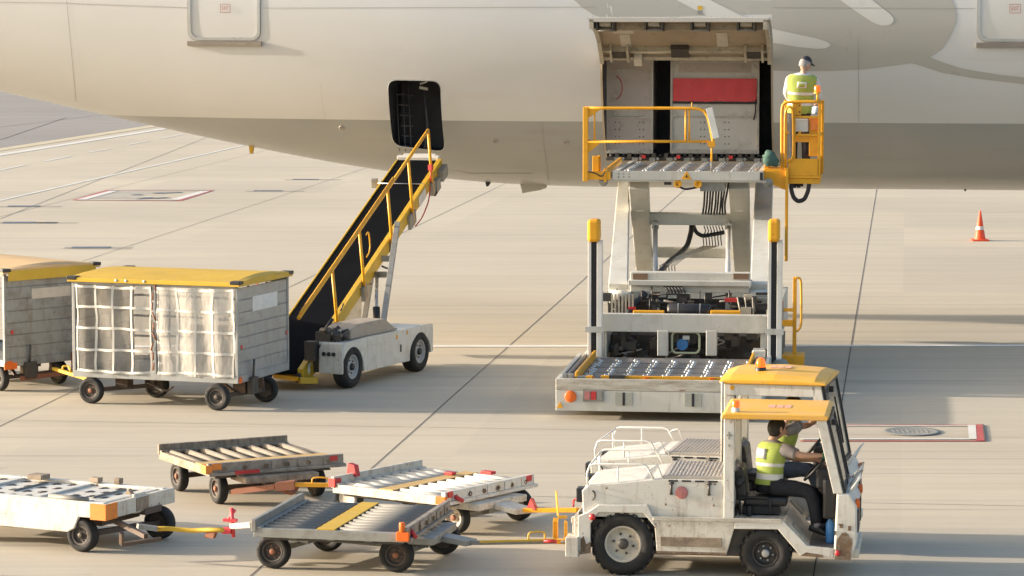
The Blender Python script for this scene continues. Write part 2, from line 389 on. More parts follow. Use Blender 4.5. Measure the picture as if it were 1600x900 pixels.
M['line_cream'] = mat('cream strip paint', (.52, .44, .3), .7, dirt=.3, dcol=(.42, .36, .28), dscale=1)
M['line_red'] = mat('red line paint', (.42, .08, .075), .6, dirt=.35, dcol=(.42, .3, .24), dscale=2.4)
M['joint'] = mat('joint sealant', (.09, .08, .07), .8, dirt=.3, dcol=(.16, .14, .11), dscale=3)
M['joint_faint'] = mat('faint joint', (.3, .27, .22), .8, dirt=.4, dcol=(.36, .32, .26), dscale=1)
M['slot'] = mat('blue grey drain slot', (.1, .12, .16), .6)

# ------------------------------------------------------------ the ground
gb = MB(); gb.face([(-3000, -200, 0), (3000, -200, 0), (3000, 5000, 0), (-3000, 5000, 0)])
tag(gb.build('ground', M['concrete']), kind='structure')
def strip(name, p, q, wd, m, h=.004):
    p, q = Vector(p), Vector(q); d = (q-p).normalized(); n = Vector((-d.y, d.x, 0))*wd/2
    b = MB(); b.face([(p-n).xy.to_3d()+V(0, 0, h), (p+n).xy.to_3d()+V(0, 0, h), (q+n).xy.to_3d()+V(0, 0, h), (q-n).xy.to_3d()+V(0, 0, h)])
    return tag(b.build(name, m), kind='structure')
# the apron's slab joints, 7 degrees off the view
jd = Vector((math.sin(R(7.05)), math.cos(R(7.05)), 0)); jx = Vector((jd.y, -jd.x, 0))
j0 = G(392.2, 899.6); gap = (G(1271, 899.7)-j0).dot(jx)
for k in (-3, -2, -1, 0, 1, 2):
    a = j0+jx*gap*k; strip('slab_joint', a-jd*20, a+jd*130, .017, M['joint'])
for k in range(-3, 10):
    a = G(800, 775)+jd*(k*6.0); strip('slab_joint', a-jx*60, a+jx*60, .018, M['joint_faint'], .003)
# stand line across, white
a = G(0, 542); b_ = G(1600, 540.5); dd = (b_-a).normalized(); strip('painted_line', a-dd*30, b_+dd*30, .26, M['line_bright'], .008)
# taxiway beyond, cream shoulder and edge lines
p, q = G(0, 232), G(235, 196); d = (q-p).normalized(); n = Vector((-d.y, d.x, 0))
gb = MB(); gb.face([p-d*150+V(0, 0, .006), p-d*150+n*260+V(0, 0, .006), q+d*250+n*260+V(0, 0, .006), q+d*250+V(0, 0, .006)])
tag(gb.build('taxiway', M['asphalt']), kind='structure')
strip('painted_line', p-d*60-n*.35, q+d*150-n*.35, .7, M['line_cream'], .010)
strip('painted_line', p-d*60-n*1.6, q+d*150-n*1.6, .45, M['line_white'], .010)
for (a, b) in (((0, 219), (290/2.812, 120+180/2.812)), ((0, 199), (0+450/2.812, 120+168/2.812))):
    strip('slab_joint', G(*a), G(*b), .05, M['joint'], .012)
strip('painted_line', G(-60, 327), G(400, 223), .16, M['line_white'], .008)
for (x0, y0, x1, y1) in ((-20, 415, 110, 388), (190, 373, 310, 349), (385, 333, 490, 316), (555, 300, 650, 284), (706, 272, 802, 253)):
    strip('painted_line', G(x0/2.812, 120+y0/2.812), G(x1/2.812, 120+y1/2.812), .16, M['line_white'], .008)
strip('slab_joint', G(0, 342), G(330, 212), .04, M['joint_faint'], .005)
# red and white framed stand markings
def quad_mark(pts, m, h=.008, name='painted_marking'):
    b = MB(); b.face([G(*p)*1.0+V(0, 0, h) for p in pts]); return tag(b.build(name, m), kind='structure')
def frame_mark(c, wd, m, h):
    pts = [G(*p) for p in c]
    for i in range(4):
        if wd[i]: strip('painted_marking', pts[i], pts[(i+1) % 4], wd[i], m, h)
frame_mark([(118, 313), (172, 297.5), (330, 297.5), (278, 314)], [.22, .12, .22, .12], M['line_red'], .008)
frame_mark([(126, 312.6), (178, 298.6), (322, 298.6), (272, 312.8)], [.28, .12, .28, .12], M['line_white'], .012)
for k in range(6):
    y = 300.5+k*1.9; x0 = 176-3.3*(y-298)+10
    strip('painted_marking', G(x0, y), G(x0+random.uniform(60, 105), y), .18, M['line_white'], .009)
for (x0, y0, x1, y1) in ((214, 311, 240, 309.5), (240, 302.5, 284, 301), (206, 305, 222, 304.4), (238, 310.5, 262, 309)):
    strip('painted_marking', G(x0, y0), G(x1, y1), .3, M['slot'], .013)
frame_mark([(1250, 689.6), (1268, 664.6), (1536, 664.6), (1540, 689.8)], [0, .05, 0, .08], M['line_red'], .008)
frame_mark([(1250, 687), (1268, 666.3), (1515, 666.3), (1515, 687)], [0, .06, 0, .1], M['line_white'], .012)
quad_mark([(1525, 690), (1540, 690), (1536, 664.3), (1524.5, 664.3)], M['line_red'], .014)
quad_mark([(1514, 687.5), (1526, 687.5), (1524.5, 665.5), (1512, 665.5)], M['line_white'], .016)
quad_mark([(1538, 690), (1540.5, 690), (1537, 664.5), (1535, 664.5)], M['joint'], .018)
for (x0, x1, y, wd) in ((12, 62, 322.5, .45), (4, 56, 348, .5), (70, 88, 348, .25), (396, 441, 298.4, .4), (457, 498, 280.6, .35), (112, 172, 387, .45)):
    strip('drain_slot', G(x0, y), G(x1, y), wd, M['slot'], .012)
    strip('painted_marking', G(x0-12, y+.4), G(x1+34, y+.4), wd*1.25, M['joint_faint'], .004)
mo = G(1424, 675)
mh = MB()
mh.lathe((0, 0, 0), (0, 0, 1), [(.02, .014), (.36, .014), (.38, .018), (.44, .018), (.45, .012)], 40)
for k in range(8): mh.bb(-.28+.075*k-.008, -.28+.075*k+.008, -.16, .16, .014, .017)
mhe = mh.build('manhole_cover', M['grey_metal'], loc=mo); mhe.scale = (.9, 1.0, 1)
tag(mhe, 'round grey metal manhole cover inside the red and white painted rectangle', 'manhole cover')

# ------------------------------------------------------------ traffic cone
cp = G(1531, 376)
t = thing('traffic_cone', 'orange traffic cone with a white band standing alone on the apron at right', 'traffic cone', cp)
b = MB(); b.lathe((0, 0, 0), (0, 0, 1), [(.15, .03), (.14, .05), (.02, .74), (.015, .75), (.001, .75)], 24); b.build('cone_body', M['cone'], t)
b = MB(); b.box((0, 0, .02), (.42, .42, .035)); b.build('base', M['cone'], t, bevel=.01)
b = MB(); b.lathe((0, 0, 0), (0, 0, 1), [(.106, .275), (.092, .36)], 24); b.build('reflective_band', M['sticker_white'], t)
# ------------------------------------------------------------ the airliner
AF = Frame(3.50, 60.0, -7.0)
TOP = 8.3
_bp = [(0, 142), (61, 155), (131, 173), (179, 181), (236, 196), (324, 215), (385, 227), (516, 254), (595, 267), (665, 278), (761, 287.5), (812, 290.5), (880, 291.5), (960, 292)]
prof = []
for u, v in _bp:
    zc = 60.0
    for _ in range(6):
        X = (u-800)/FPX*zc; zc = 60.0-(X-3.5)*math.tan(R(7))
    lp = AF.y(u, v, 0.0); prof.append((lp.x, lp.z))
hb_end = prof[-1][1]
prof = [(-34, 7.5), (-29, 7.05), (-24, 6.25), (-20, 5.55), (-16.5, 4.92)]+prof+[(8, hb_end), (26, hb_end)]
def fus_bot(x):
    if x <= prof[0][0]: return prof[0][1]
    for i in range(len(prof)-1):
        if x <= prof[i+1][0]:
            # Catmull-Rom through the traced points
            p0 = prof[max(0, i-1)]; p1 = prof[i]; p2 = prof[i+1]; p3 = prof[min(len(prof)-1, i+2)]
            t_ = (x-p1[0])/(p2[0]-p1[0]); m1 = (p2[1]-p0[1])/(p2[0]-p0[0])*(p2[0]-p1[0]); m2 = (p3[1]-p1[1])/(p3[0]-p1[0])*(p2[0]-p1[0])
            return (2*t_**3-3*t_**2+1)*p1[1]+(t_**3-2*t_**2+t_)*m1+(-2*t_**3+3*t_**2)*p2[1]+(t_**3-t_**2)*m2
    return prof[-1][1]
# smooth the traced bottom line
_xs = [-34+.5*i for i in range(121)]; _hs = [fus_bot(x) for x in _xs]
for _ in range(14): _hs = [_hs[0]]+[(_hs[i-1]+2*_hs[i]+_hs[i+1])/4 for i in range(1, len(_hs)-1)]+[_hs[-1]]
def fus_bot(x):
    f = min(max((x+34)/.5, 0), len(_xs)-1.001); i = int(f); return _hs[i]*(1-f+i)+_hs[i+1]*(f-i)
def fus_r(x): return (TOP-fus_bot(x))/2
def fus_c(x): return (TOP+fus_bot(x))/2
def skin_y(x, z, off=0.0):
    r = fus_r(x)+off; d = r*r-(z-fus_c(x))**2
    return -math.sqrt(max(d, .0004))
def fhit(u, v, off=0.0):
    y = -2.8
    for _ in range(25):
        p = AF.y(u, v, y); y = .5*y+.5*skin_y(p.x, p.z, off)
    return V(p.x, y, p.z)
def fuselage_paint():
    m = bpy.data.materials.new('airliner paint'); m.use_nodes = True; N = m.node_tree.nodes; L = m.node_tree.links
    p = N['Principled BSDF']; p.inputs['Roughness'].default_value = .33; p.inputs['Coat Weight'].default_value = .3; p.inputs['Coat Roughness'].default_value = .15
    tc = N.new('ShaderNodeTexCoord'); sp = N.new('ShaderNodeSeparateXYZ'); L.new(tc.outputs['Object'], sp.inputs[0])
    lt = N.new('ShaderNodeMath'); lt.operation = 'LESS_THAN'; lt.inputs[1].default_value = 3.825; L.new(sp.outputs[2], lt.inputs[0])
    def noi(sc, st, det=5):
        mp = N.new('ShaderNodeMapping'); mp.inputs['Scale'].default_value = st; L.new(tc.outputs['Object'], mp.inputs[0])
        n = N.new('ShaderNodeTexNoise'); n.inputs['Scale'].default_value = sc; n.inputs['Detail'].default_value = det; L.new(mp.outputs[0], n.inputs[0]); return n.outputs[0]
    def mix(f, a, b):
        x = N.new('ShaderNodeMix'); x.data_type = 'RGBA'
        if hasattr(f, 'links'): L.new(f, x.inputs[0])
        else: x.inputs[0].default_value = f
        for i, q in ((6, a), (7, b)):
            if isinstance(q, tuple): x.inputs[i].default_value = (*q, 1)
            else: L.new(q, x.inputs[i])
        return x.outputs[2]
    def rng(x, a, b, va, vb):
        r = N.new('ShaderNodeMapRange'); r.inputs[1].default_value = a; r.inputs[2].default_value = b; r.inputs[3].default_value = va; r.inputs[4].default_value = vb; L.new(x, r.inputs[0]); return r.outputs[0]
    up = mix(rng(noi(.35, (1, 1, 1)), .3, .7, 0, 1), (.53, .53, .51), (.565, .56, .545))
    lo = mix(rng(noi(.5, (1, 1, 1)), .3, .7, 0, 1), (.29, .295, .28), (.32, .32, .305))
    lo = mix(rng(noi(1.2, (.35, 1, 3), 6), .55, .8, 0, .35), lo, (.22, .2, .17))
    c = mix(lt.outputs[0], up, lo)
    c = mix(rng(noi(1.6, (.25, 1, 2.6), 6), .6, .85, 0, .18), c, (.38, .34, .28))
    L.new(c, p.inputs['Base Color'])
    b = N.new('ShaderNodeBump'); b.inputs['Strength'].default_value = .1; b.inputs['Distance'].default_value = .05
    L.new(noi(.9, (1, .6, 1.4), 2), b.inputs['Height']); L.new(b.outputs[0], p.inputs['Normal'])
    return m
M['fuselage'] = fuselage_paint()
air = fthing('airliner', 'large white and grey airliner with swooping grey stripes and an open cargo hatch', 'airliner', AF)
b = MB(); secs = []; xs = []
x = -34.0
while x <= 26.01: xs.append(x); x += .5
NS = 112; rings = []
for x in xs:
    r, c = fus_r(x), fus_c(x)
    rings.append([b.b.verts.new((x, -r*math.cos(2*math.pi*k/NS), c+r*math.sin(2*math.pi*k/NS))) for k in range(NS)])
for i in range(len(xs)-1):
    for k in range(NS):
        f = b.b.faces.new((rings[i][k], rings[i+1][k], rings[i+1][(k+1) % NS], rings[i][(k+1) % NS])); f.smooth = True
b.b.faces.new(rings[0]); b.b.faces.new(rings[-1][::-1])
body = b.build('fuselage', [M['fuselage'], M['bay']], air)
def rrect(x0, x1, z0, z1, r, n=6):
    pts = []
    for cx, cz, a0 in ((x1-r, z1-r, 0), (x0+r, z1-r, 90), (x0+r, z0+r, 180), (x1-r, z0+r, 270)):
        for k in range(n+1):
            a = R(a0+90*k/n); pts.append((cx+r*math.cos(a), cz+r*math.sin(a)))
    return pts
CT = fhit(945, 89); CT2 = fhit(1206, 89); CB = fhit(945, 249); CB2 = fhit(1206, 249)
CX0, CX1, CZ0, CZ1 = (CT.x+CB.x)/2, (CT2.x+CB2.x)/2, min(CB.z, CB2.z), CT.z
b = MB(); b.m = 1; b.prism(rrect(CX0, CX1, CZ0, CZ1, .07), 2.9, 'xz', -3.5)
cut1 = b.build('cutter', [M['fuselage'], M['bay']], air)
bq = [fhit(606, 125), fhit(688, 127), fhit(696, 237), fhit(615, 227)]
def round_poly(pts, r, n=5):
    out = []; k = len(pts)
    for i in range(k):
        p, a, c = Vector(pts[i]), Vector(pts[i-1]), Vector(pts[(i+1) % k])
        d1 = (a-p).normalized(); d2 = (c-p).normalized()
        for j in range(n+1):
            t_ = j/n; p1 = p+d1*r*(1-t_)**2; out.append(tuple(p+d1*r*(1-t_)**2+d2*r*t_**2))
    return out
bpoly = round_poly([(q.x, q.z) for q in bq], .17)
b = MB(); b.m = 1; b.prism(bpoly, 2.4, 'xz', -3.4)
cut2 = b.build('cutter', [M['fuselage'], M['bay']], air)
for c_ in (cut1, cut2):
    md = body.modifiers.new('cut', 'BOOLEAN'); md.operation = 'DIFFERENCE'; md.object = c_; md.solver = 'EXACT'
bake(body)
for c_ in (cut1, cut2): bpy.data.objects.remove(c_, do_unlink=True)
for f in body.data.polygons: f.use_smooth = True
body.data.set_sharp_from_angle(angle=R(25))
# livery
def interp(pts, x):
    if x <= pts[0][0]: return pts[0][1]
    for a, c_ in zip(pts, pts[1:]):
        if x <= c_[0]: return a[1]+(c_[1]-a[1])*(x-a[0])/max(1e-6, c_[0]-a[0])
    return pts[-1][1]
def livery(up, lo, m, off=.004, nx=70, nv=7):
    u0, u1 = max(up[0][0], lo[0][0]), min(up[-1][0], lo[-1][0]); b = MB(); cols = []
    for i in range(nx+1):
        t_ = i/nx; t_ = .5-.5*math.cos(math.pi*t_); u = u0+(u1-u0)*t_
        va, vb = interp(up, u), interp(lo, u)
        cols.append([b.b.verts.new(fhit(u, va+(vb-va)*j/nv, off)) for j in range(nv+1)])
    for i in range(nx):
        for j in range(nv):
            f = b.b.faces.new((cols[i][j], cols[i][j+1], cols[i+1][j+1], cols[i+1][j])); f.smooth = True
    return b.build('livery_stripe', m, air)
livery([(870, -60), (945, -110), (1206, -140)], [(870, -20), (897, 0), (910, 12), (927, 23), (945, 30), (960, 60), (1206, 72)], M['decal_grey'])
livery([(1206, -140), (1330, -125), (1440, -75), (1470, -45), (1486, -5), (1491, 8), (1495, 24)],
       [(1206, 110), (1242, 111.6), (1299, 111), (1349, 108.5), (1384, 104), (1425, 98.5), (1453, 90), (1473, 75), (1484, 58), (1490, 45), (1494, 33), (1495, 24.5)], M['decal_grey'], nv=14)
livery([(1420, 97), (1440, 92.5), (1453, 89.5), (1475, 98), (1502, 107), (1562, 117), (1600, 121), (1680, 128)], [(1420, 98.7), (1425, 98.6), (1448, 106), (1473, 114), (1527, 123), (1600, 131.6), (1680, 139)], M['decal_grey'], off=.0045, nv=4)
livery([(1080, -22), (1110, 0), (1160, 25), (1207, 45), (1247, 54), (1275, 60), (1288, 64), (1295, 67), (1297.5, 70)],
       [(1080, 12), (1090, 17), (1150, 49), (1208, 67), (1247, 73.5), (1275, 76.3), (1288, 75.8), (1295, 73.5), (1297.5, 70.5)], M['decal_white'], off=.008)
livery([(1020, -50), (1040, -50), (1081, -22)], [(1020, -22), (1057, 0), (1081, 12.3)], M['decal_white'], off=.008)
livery([(1265, -50), (1335, -20), (1363, 0), (1378, 12), (1391, 22), (1395, 27), (1396.5, 31)], [(1265, -30), (1313, 0), (1335, 16), (1350, 26), (1363, 34.5), (1377, 40), (1388, 39.5), (1394, 36.5), (1396.5, 32)], M['decal_white'], off=.008)
# seams
def seam(pts, wd=1.0, m=None, name='panel_seam'):
    b = MB(); row = []
    for i, (u, v) in enumerate(pts):
        a, c_ = pts[max(0, i-1)], pts[min(len(pts)-1, i+1)]; d = Vector((c_[0]-a[0], c_[1]-a[1])).normalized()*wd/2
        row.append((fhit(u-d.y, v+d.x, .011), fhit(u+d.y, v-d.x, .011)))
    for (p1, q1), (p2, q2) in zip(row, row[1:]): b.face([p1, p2, q2, q1])
    return b.build(name, m or M['seam'], air)
def lerp_pts(a, b_, n): return [(a[0]+(b_[0]-a[0])*i/n, a[1]+(b_[1]-a[1])*i/n) for i in range(n+1)]
seam(lerp_pts((-20, 3), (110, 5), 6)+lerp_pts((112, 5.5), (292, 12), 12), .7); seam(lerp_pts((410, 12.6), (930, 11), 30), .7); seam(lerp_pts((1208, 11.6), (1524, 13.4), 20), .7)
seam(lerp_pts((103, -10), (120, 170), 14), .6); seam(lerp_pts((846, 192), (858, 289), 12), .7); seam(lerp_pts((1341, 57), (1342, 190), 12), .6)
for u_ in (846, 1341):
    pass
seam(lerp_pts((500, 130), (508, 190), 8), .25); seam(lerp_pts((1480, 190), (1482, 288), 12), .3)
seam(lerp_pts((715, 268), (735, 272), 4)+lerp_pts((738, 272), (830, 272), 6), .8, M['decal_grey'])
# ports
for u, v in ((534, 199.5), (774, 220), (884, 222.5)):
    p = fhit(u, v, .0); nrm = V(0, p.y, p.z-fus_c(p.x)).normalized()
    b = MB(); b.lathe(p, nrm, [(.055, -.01), (.055, .012), (.035, .014), (.03, .004), (.001, .004)], 16); b.build('drain_port', M['seam'], air)
# antennas and drain masts
def blade(pts, thick, m, name):
    b = MB(); ps = [AF.y(u, v, -.35) for u, v in pts]; b.prism([(q.x, q.z) for q in ps], thick, 'xz', -.35); b.build(name, m, air, bevel=.004)
blade([(812, 286), (856, 286), (853, 294), (844, 297), (816, 302), (815, 296)], .07, M['decal_grey'], 'antenna')
blade([(758, 284), (768, 284), (763, 291), (760, 292)], .04, M['black'], 'antenna')
blade([(1505, 290), (1513, 290), (1509, 299), (1507, 299)], .04, M['black'], 'antenna')
blade([(388, 222), (397, 222), (394.5, 240), (390, 240)], .10, M['lemon'], 'drain_mast')
# passenger doors
def exit_text(u, v, wdt, ht):
    cu = bpy.data.curves.new('exit', 'FONT'); cu.body = 'EXIT'; cu.size = 1.0; cu.align_x = 'CENTER'; cu.align_y = 'CENTER'
    o = bpy.data.objects.new('exit', cu); C.objects.link(o); bpy.context.view_layer.update()
    dg = bpy.context.evaluated_depsgraph_get(); me = bpy.data.meshes.new_from_object(o.evaluated_get(dg)); bpy.data.objects.remove(o, do_unlink=True)
    xs_ = [q.co.x for q in me.vertices]; w0 = max(xs_)-min(xs_); p = fhit(u, v, .026)
    for q in me.vertices:
        X = p.x+q.co.x/w0*wdt; Z = p.z+q.co.y/.72*ht; q.co = (X, skin_y(X, Z, .030), Z)
    me.materials.clear(); me.materials.append(M['exit_red'])
    return me, p
def pax_door(u0, u1, vb, ue, ve):
    a, c_ = fhit(u0, vb), fhit(u1, vb); x0, x1, z0 = a.x, c_.x, a.z; z1 = z0+1.95
    def dense(poly):
        out = []
        for i in range(len(poly)):
            a_, c2 = Vector(poly[i]), Vector(poly[(i+1) % len(poly)]); k = 20 if abs(a_.y-c2.y) > .5 else 1
            out += [tuple(a_.lerp(c2, j/k)) for j in range(k)]
        return out
    outer = dense(rrect(x0, x1, z0, z1, .17, 8)); inner = dense(rrect(x0+.055, x1-.055, z0+.055, z1-.055, .13, 8))
    b = MB(); n = len(outer)
    vo = [b.b.verts.new((x, skin_y(x, z, .02), z)) for x, z in outer]; vi = [b.b.verts.new((x, skin_y(x, z, .02), z)) for x, z in inner]
    vs_ = [b.b.verts.new((x, skin_y(x, z, -.02), z)) for x, z in outer]; vt = [b.b.verts.new((x, skin_y(x, z, -.0), z)) for x, z in inner]
    for i in range(n):
        j = (i+1) % n; b.b.faces.new((vo[i], vo[j], vi[j], vi[i])); b.b.faces.new((vs_[i], vs_[j], vo[j], vo[i])); b.b.faces.new((vi[i], vi[j], vt[j], vt[i]))
    d = b.build('passenger_door', M['door_frame'], air)
    b = MB(); o2 = dense(rrect(x0-.012, x1+.012, z0-.012, z1+.012, .18, 8))
    va = [b.b.verts.new((x, skin_y(x, z, .006), z)) for x, z in outer]; vb2 = [b.b.verts.new((x, skin_y(x, z, .006), z)) for x, z in o2]
    for i in range(len(outer)): j = (i+1) % len(outer); b.b.faces.new((va[i], va[j], vb2[j], vb2[i]))
    b.build('door_gap', M['seam'], d)
    b = MB(); nz = 26; g = []
    for i in range(nz+1):
        z = z0+.05+(z1-z0-.1)*i/nz; r = .13; k = 0
        for zz in (z0+.055+r, z1-.055-r):
            if (zz == z0+.055+r and z < zz) or (zz == z1-.055-r and z > zz): k = r-math.sqrt(max(0, r*r-(z-zz)**2))
        g.append([b.b.verts.new((x0+.053+k+(x1-x0-.106-2*k)*j/6, skin_y(x0, z, .010), z)) for j in range(7)])
    for i in range(nz):
        for j in range(6):
            f = b.b.faces.new((g[i][j], g[i][j+1], g[i+1][j+1], g[i+1][j])); f.smooth = True
    b.build('door_panel', M['decal_white'], d)
    b = MB(); sec = []
    for x in (x0-.02, x1+.02):
        sec.append([b.b.verts.new(q) for q in ((x, skin_y(x, z0-.02, .0), z0-.012), (x, skin_y(x, z0-.02, .07), z0-.02), (x, skin_y(x, z0-.10, .07), z0-.10), (x, skin_y(x, z0-.1, -.02), z0-.105))])
    for i in range(4): b.b.faces.new((sec[0][i], sec[0][(i+1) % 4], sec[1][(i+1) % 4], sec[1][i]))
    b.b.faces.new(sec[0]); b.b.faces.new(sec[1]); b.build('door_sill', M['seam_sill'], d)
    me, p = exit_text(ue, ve, .13, .075); o = bpy.data.objects.new('exit_sign', me); C.objects.link(o); o.parent = d
    b = MB()
    for (ax, az, aw, ah) in ((0, .075, .19, .008), (0, -.075, .19, .008), (-.091, 0, .008, .15), (.091, 0, .008, .15)):
        X, Z = p.x+ax, p.z+az
        b.face([(X+sx*aw/2, skin_y(X, Z+sz*ah/2, .028), Z+sz*ah/2) for sx, sz in ((-1, -1), (1, -1), (1, 1), (-1, 1))])
    b.build('sign_border', M['exit_red'], d)
M['door_frame'] = mat('door surround', (.42, .43, .42), .35, metal=.2)
M['seam_sill'] = mat('door sill pad', (.24, .21, .18), .6, dirt=.2)
pax_door(295, 407, 63, 352, 13); pax_door(1527, 1640, 65, 1586, 13.5)
# cargo door surround and sill mechanism
def edge_loop(poly, off0, off1, wd, m, name):
    b = MB(); n = len(poly); cx = sum(p[0] for p in poly)/n; cz = sum(p[1] for p in poly)/n
    A, B = [], []
    for i in range(n):
        a_, c_ = Vector(poly[i-1]), Vector(poly[(i+1) % n]); d = (c_-a_).normalized(); nn = Vector((d.y, -d.x))
        if nn.dot(Vector(poly[i])-Vector((cx, cz))) < 0: nn = -nn
        p = Vector(poly[i]); q = p+nn*wd
        A.append(b.b.verts.new((p.x, skin_y(p.x, p.y, off1), p.y))); B.append(b.b.verts.new((q.x, skin_y(q.x, q.y, off0), q.y)))
    for i in range(n):
        j = (i+1) % n; b.b.faces.new((A[i], A[j], B[j], B[i]))
    return b.build(name, m, air)
cp_ = []
for (xa, za), (xb, zb) in zip([(CX0, CZ0), (CX1, CZ0), (CX1, CZ1), (CX0, CZ1)], [(CX1, CZ0), (CX1, CZ1), (CX0, CZ1), (CX0, CZ0)]):
    for k in range(8): cp_.append((xa+(xb-xa)*k/8, za+(zb-za)*k/8))
edge_loop(cp_, .005, .012, .035, M['bay_beige'], 'cargo_door_frame')
edge_loop(bpoly, .005, .01, .016, M['door_frame'], 'hold_door_frame')
b = MB()
b.bb(CX0+.03, CX1-.03, -2.35, -1.75, CZ0+.01, CZ0+.07)
for k in range(26):
    x = CX0+.12+(CX1-CX0-.24)*k/25
    b.cyl((x-.03, -2.3, CZ0+.1), (x+.03, -2.3, CZ0+.1), .03, 8)
    if k % 2: b.bb(x-.035, x+.035, -2.42, -2.3, CZ0+.04, CZ0+.15)
b.build('sill_mechanism', M['dark_steel'], air)
b = MB()
for k in range(9):
    x = CX0+.25+(CX1-CX0-.5)*k/8
    b.bb(x-.06, x+.05, -2.47, -2.42, CZ0+.0, CZ0+.07); b.cyl((x+.09, -2.46, CZ0+.05), (x+.09, -2.4, CZ0+.05), .03, 10)
b.build('sill_latches', M['grey_metal'], air)
b = MB()
for k in (1, 3, 6): 
    x = CX0+.4+(CX1-CX0-.5)*k/8; b.bb(x-.03, x+.04, -2.5, -2.46, CZ0+.06, CZ0+.12)
b.build('sill_stops', M['red'], air)
# the raised cargo hatch
hy, hz = skin_y((CX0+CX1)/2, CZ1, .03), CZ1+.03
rot = R(-137.8); arc = []
r0 = fus_r(3); c0 = fus_c(3)
for i in range(15):
    z = hz+(CZ0-.02-hz)*i/14; arc.append((skin_y(3, z, .02), z))
def swing(y, z):
    dy, dz = y-hy, z-hz; return (hy+dy*math.cos(rot)-dz*math.sin(rot), hz+dy*math.sin(rot)+dz*math.cos(rot))
def hatch_pt(i_, depth):
    """point on the swung hatch: i_ runs hinge (0) to free edge (14), depth measured inwards from the skin"""
    f = max(0, min(13.999, i_)); k = int(f); t_ = f-k
    y = arc[k][0]*(1-t_)+arc[k+1][0]*t_; z = arc[k][1]*(1-t_)+arc[k+1][1]*t_
    n_ = Vector((y, z-c0)).normalized(); return swing(y-n_.x*depth, z-n_.y*depth)
hat = None
def hatch_shell(xa, xb, i0, i1, d0, d1, m, name, parent, n=14):
    b = MB(); rows = []
    for k in range(n+1):
        i_ = i0+(i1-i0)*k/n; rows.append([b.b.verts.new((x, *hatch_pt(i_, d))) for x, d in ((xa, d0), (xb, d0), (xb, d1), (xa, d1))])
    for k in range(n):
        for j in range(4): b.b.faces.new((rows[k][j], rows[k][(j+1) % 4], rows[k+1][(j+1) % 4], rows[k+1][j]))
    b.b.faces.new(rows[0][::-1]); b.b.faces.new(rows[-1]); return b.build(name, m, parent)
HX0, HX1 = CX0-.02, CX1+.02
hat = hatch_shell(HX0-.03, HX1+.03, 0, 14, 0, .03, M['decal_white'], 'cargo_hatch', air)
hatch_shell(HX0, HX1, .3, 13.9, .03, .075, M['bay_beige'], 'hatch_lining', hat)
for xa in (HX0, HX1-.07): hatch_shell(xa, xa+.07, 0, 14, .03, .2, M['hatch_struct'], 'hatch_rib', hat)
hatch_shell(HX0, HX1, 13.7, 14, .03, .07, M['decal_white'], 'hatch_edge', hat, 3)
hatch_shell(HX0, HX1, 10.3, 10.55, .03, .2, M['hatch_struct'], 'hatch_beam', hat, 2)
hatch_shell(HX0, HX1, 2.4, 2.7, .03, .17, M['hatch_struct'], 'hatch_beam', hat, 2)
hatch_shell(HX0, HX1, .1, .8, .03, .12, M['hatch_struct'], 'hatch_beam', hat, 2)
for k, fr in enumerate((.085, .36, .62, .88)):
    xm = HX0+(HX1-HX0)*fr
    for s in (-1, 1): hatch_shell(xm+s*.14-.015, xm+s*.14+.015, 10.6, 13.7, .05, .22, M['dark_steel'], 'hatch_bracket', hat, 3)
    hatch_shell(xm-.10, xm+.10, 11.4, 13.3, .07, .15, M['hatch_struct'], 'latch_box', hat, 3)
    b = MB(); y_, z_ = hatch_pt(12.2, .21); b.cyl((xm-.14, y_, z_), (xm+.14, y_, z_), .035, 10); b.build('latch_roller', M['grey_metal'], hat)
for fr in (.12, .9):
    xm = HX0+(HX1-HX0)*fr
    for s in (-1, 1): hatch_shell(xm+s*.15-.02, xm+s*.15+.02, .8, 3.4, .05, .24, M['hatch_struct'], 'hatch_bracket', hat, 3)
    hatch_shell(xm-.12, xm+.12, 1.1, 2.6, .07, .18, M['dark_steel'], 'hinge_fitting', hat, 3)
y_, z_ = hatch_pt(2.1, .14)
b = MB(); b.cyl((HX0+.3, y_, z_), (HX1-.3, y_, z_), .016, 8)
for k in range(44):
    x = HX0+.35+(HX1-HX0-.7)*k/43; b.lathe((x, y_, z_), (1, 0, 0), [(.016, -.012), (.028, 0), (.016, .012)], 8)
b.build('torque_rod', M['hatch_struct'], hat)
hatch_shell(HX0+1.28, HX0+1.60, 1.2, 3.2, .075, .17, M['dark_steel'], 'hatch_handle_box', hat, 3)
hatch_shell(HX0+.40, HX0+.58, 2.8, 6.0, .076, .084, M['sticker'], 'placard', hat, 4)
hatch_shell(HX0+.30, HX0+.66, 6.3, 9.8, .076, .08, M['sticker'], 'patch', hat, 4)
hatch_shell(HX0+2.1, HX0+2.3, 2.8, 6.6, .076, .084, M['sticker'], 'placard', hat, 4)
hatch_shell(HX0+.62, HX0+.76, .2, 1.8, .12, .26, M['sticker'], 'pull_strap', hat, 4)
b = MB()
for k in range(30):
    i_ = 14.0; y_, z_ = hatch_pt(13.6, -.006); b.lathe((HX0+.05+(HX1-HX0-.1)*k/29, y_, z_), (0, 0, 1), [(.001, .012), (.012, .008), (.014, 0)], 6)
b.build('rivet_row', M['seam'], hat)
# small placard on the skin above the hatch
p = fhit(1094, 15); b = MB(); b.face([(p.x+sx*.045, skin_y(p.x, p.z+sz*.035+.03, .012), p.z+sz*.035+.03) for sx, sz in ((-1, -1), (1, -1), (1, 1), (-1, 1))]); b.build('placard', M['lemon'], air)
b = MB(); b.face([(p.x+sx*.045, skin_y(p.x, p.z+sz*.035-.05, .012), p.z+sz*.035-.05) for sx, sz in ((-1, -1), (1, -1), (1, 1), (-1, 1))]); b.build('placard', M['grey_metal'], air)
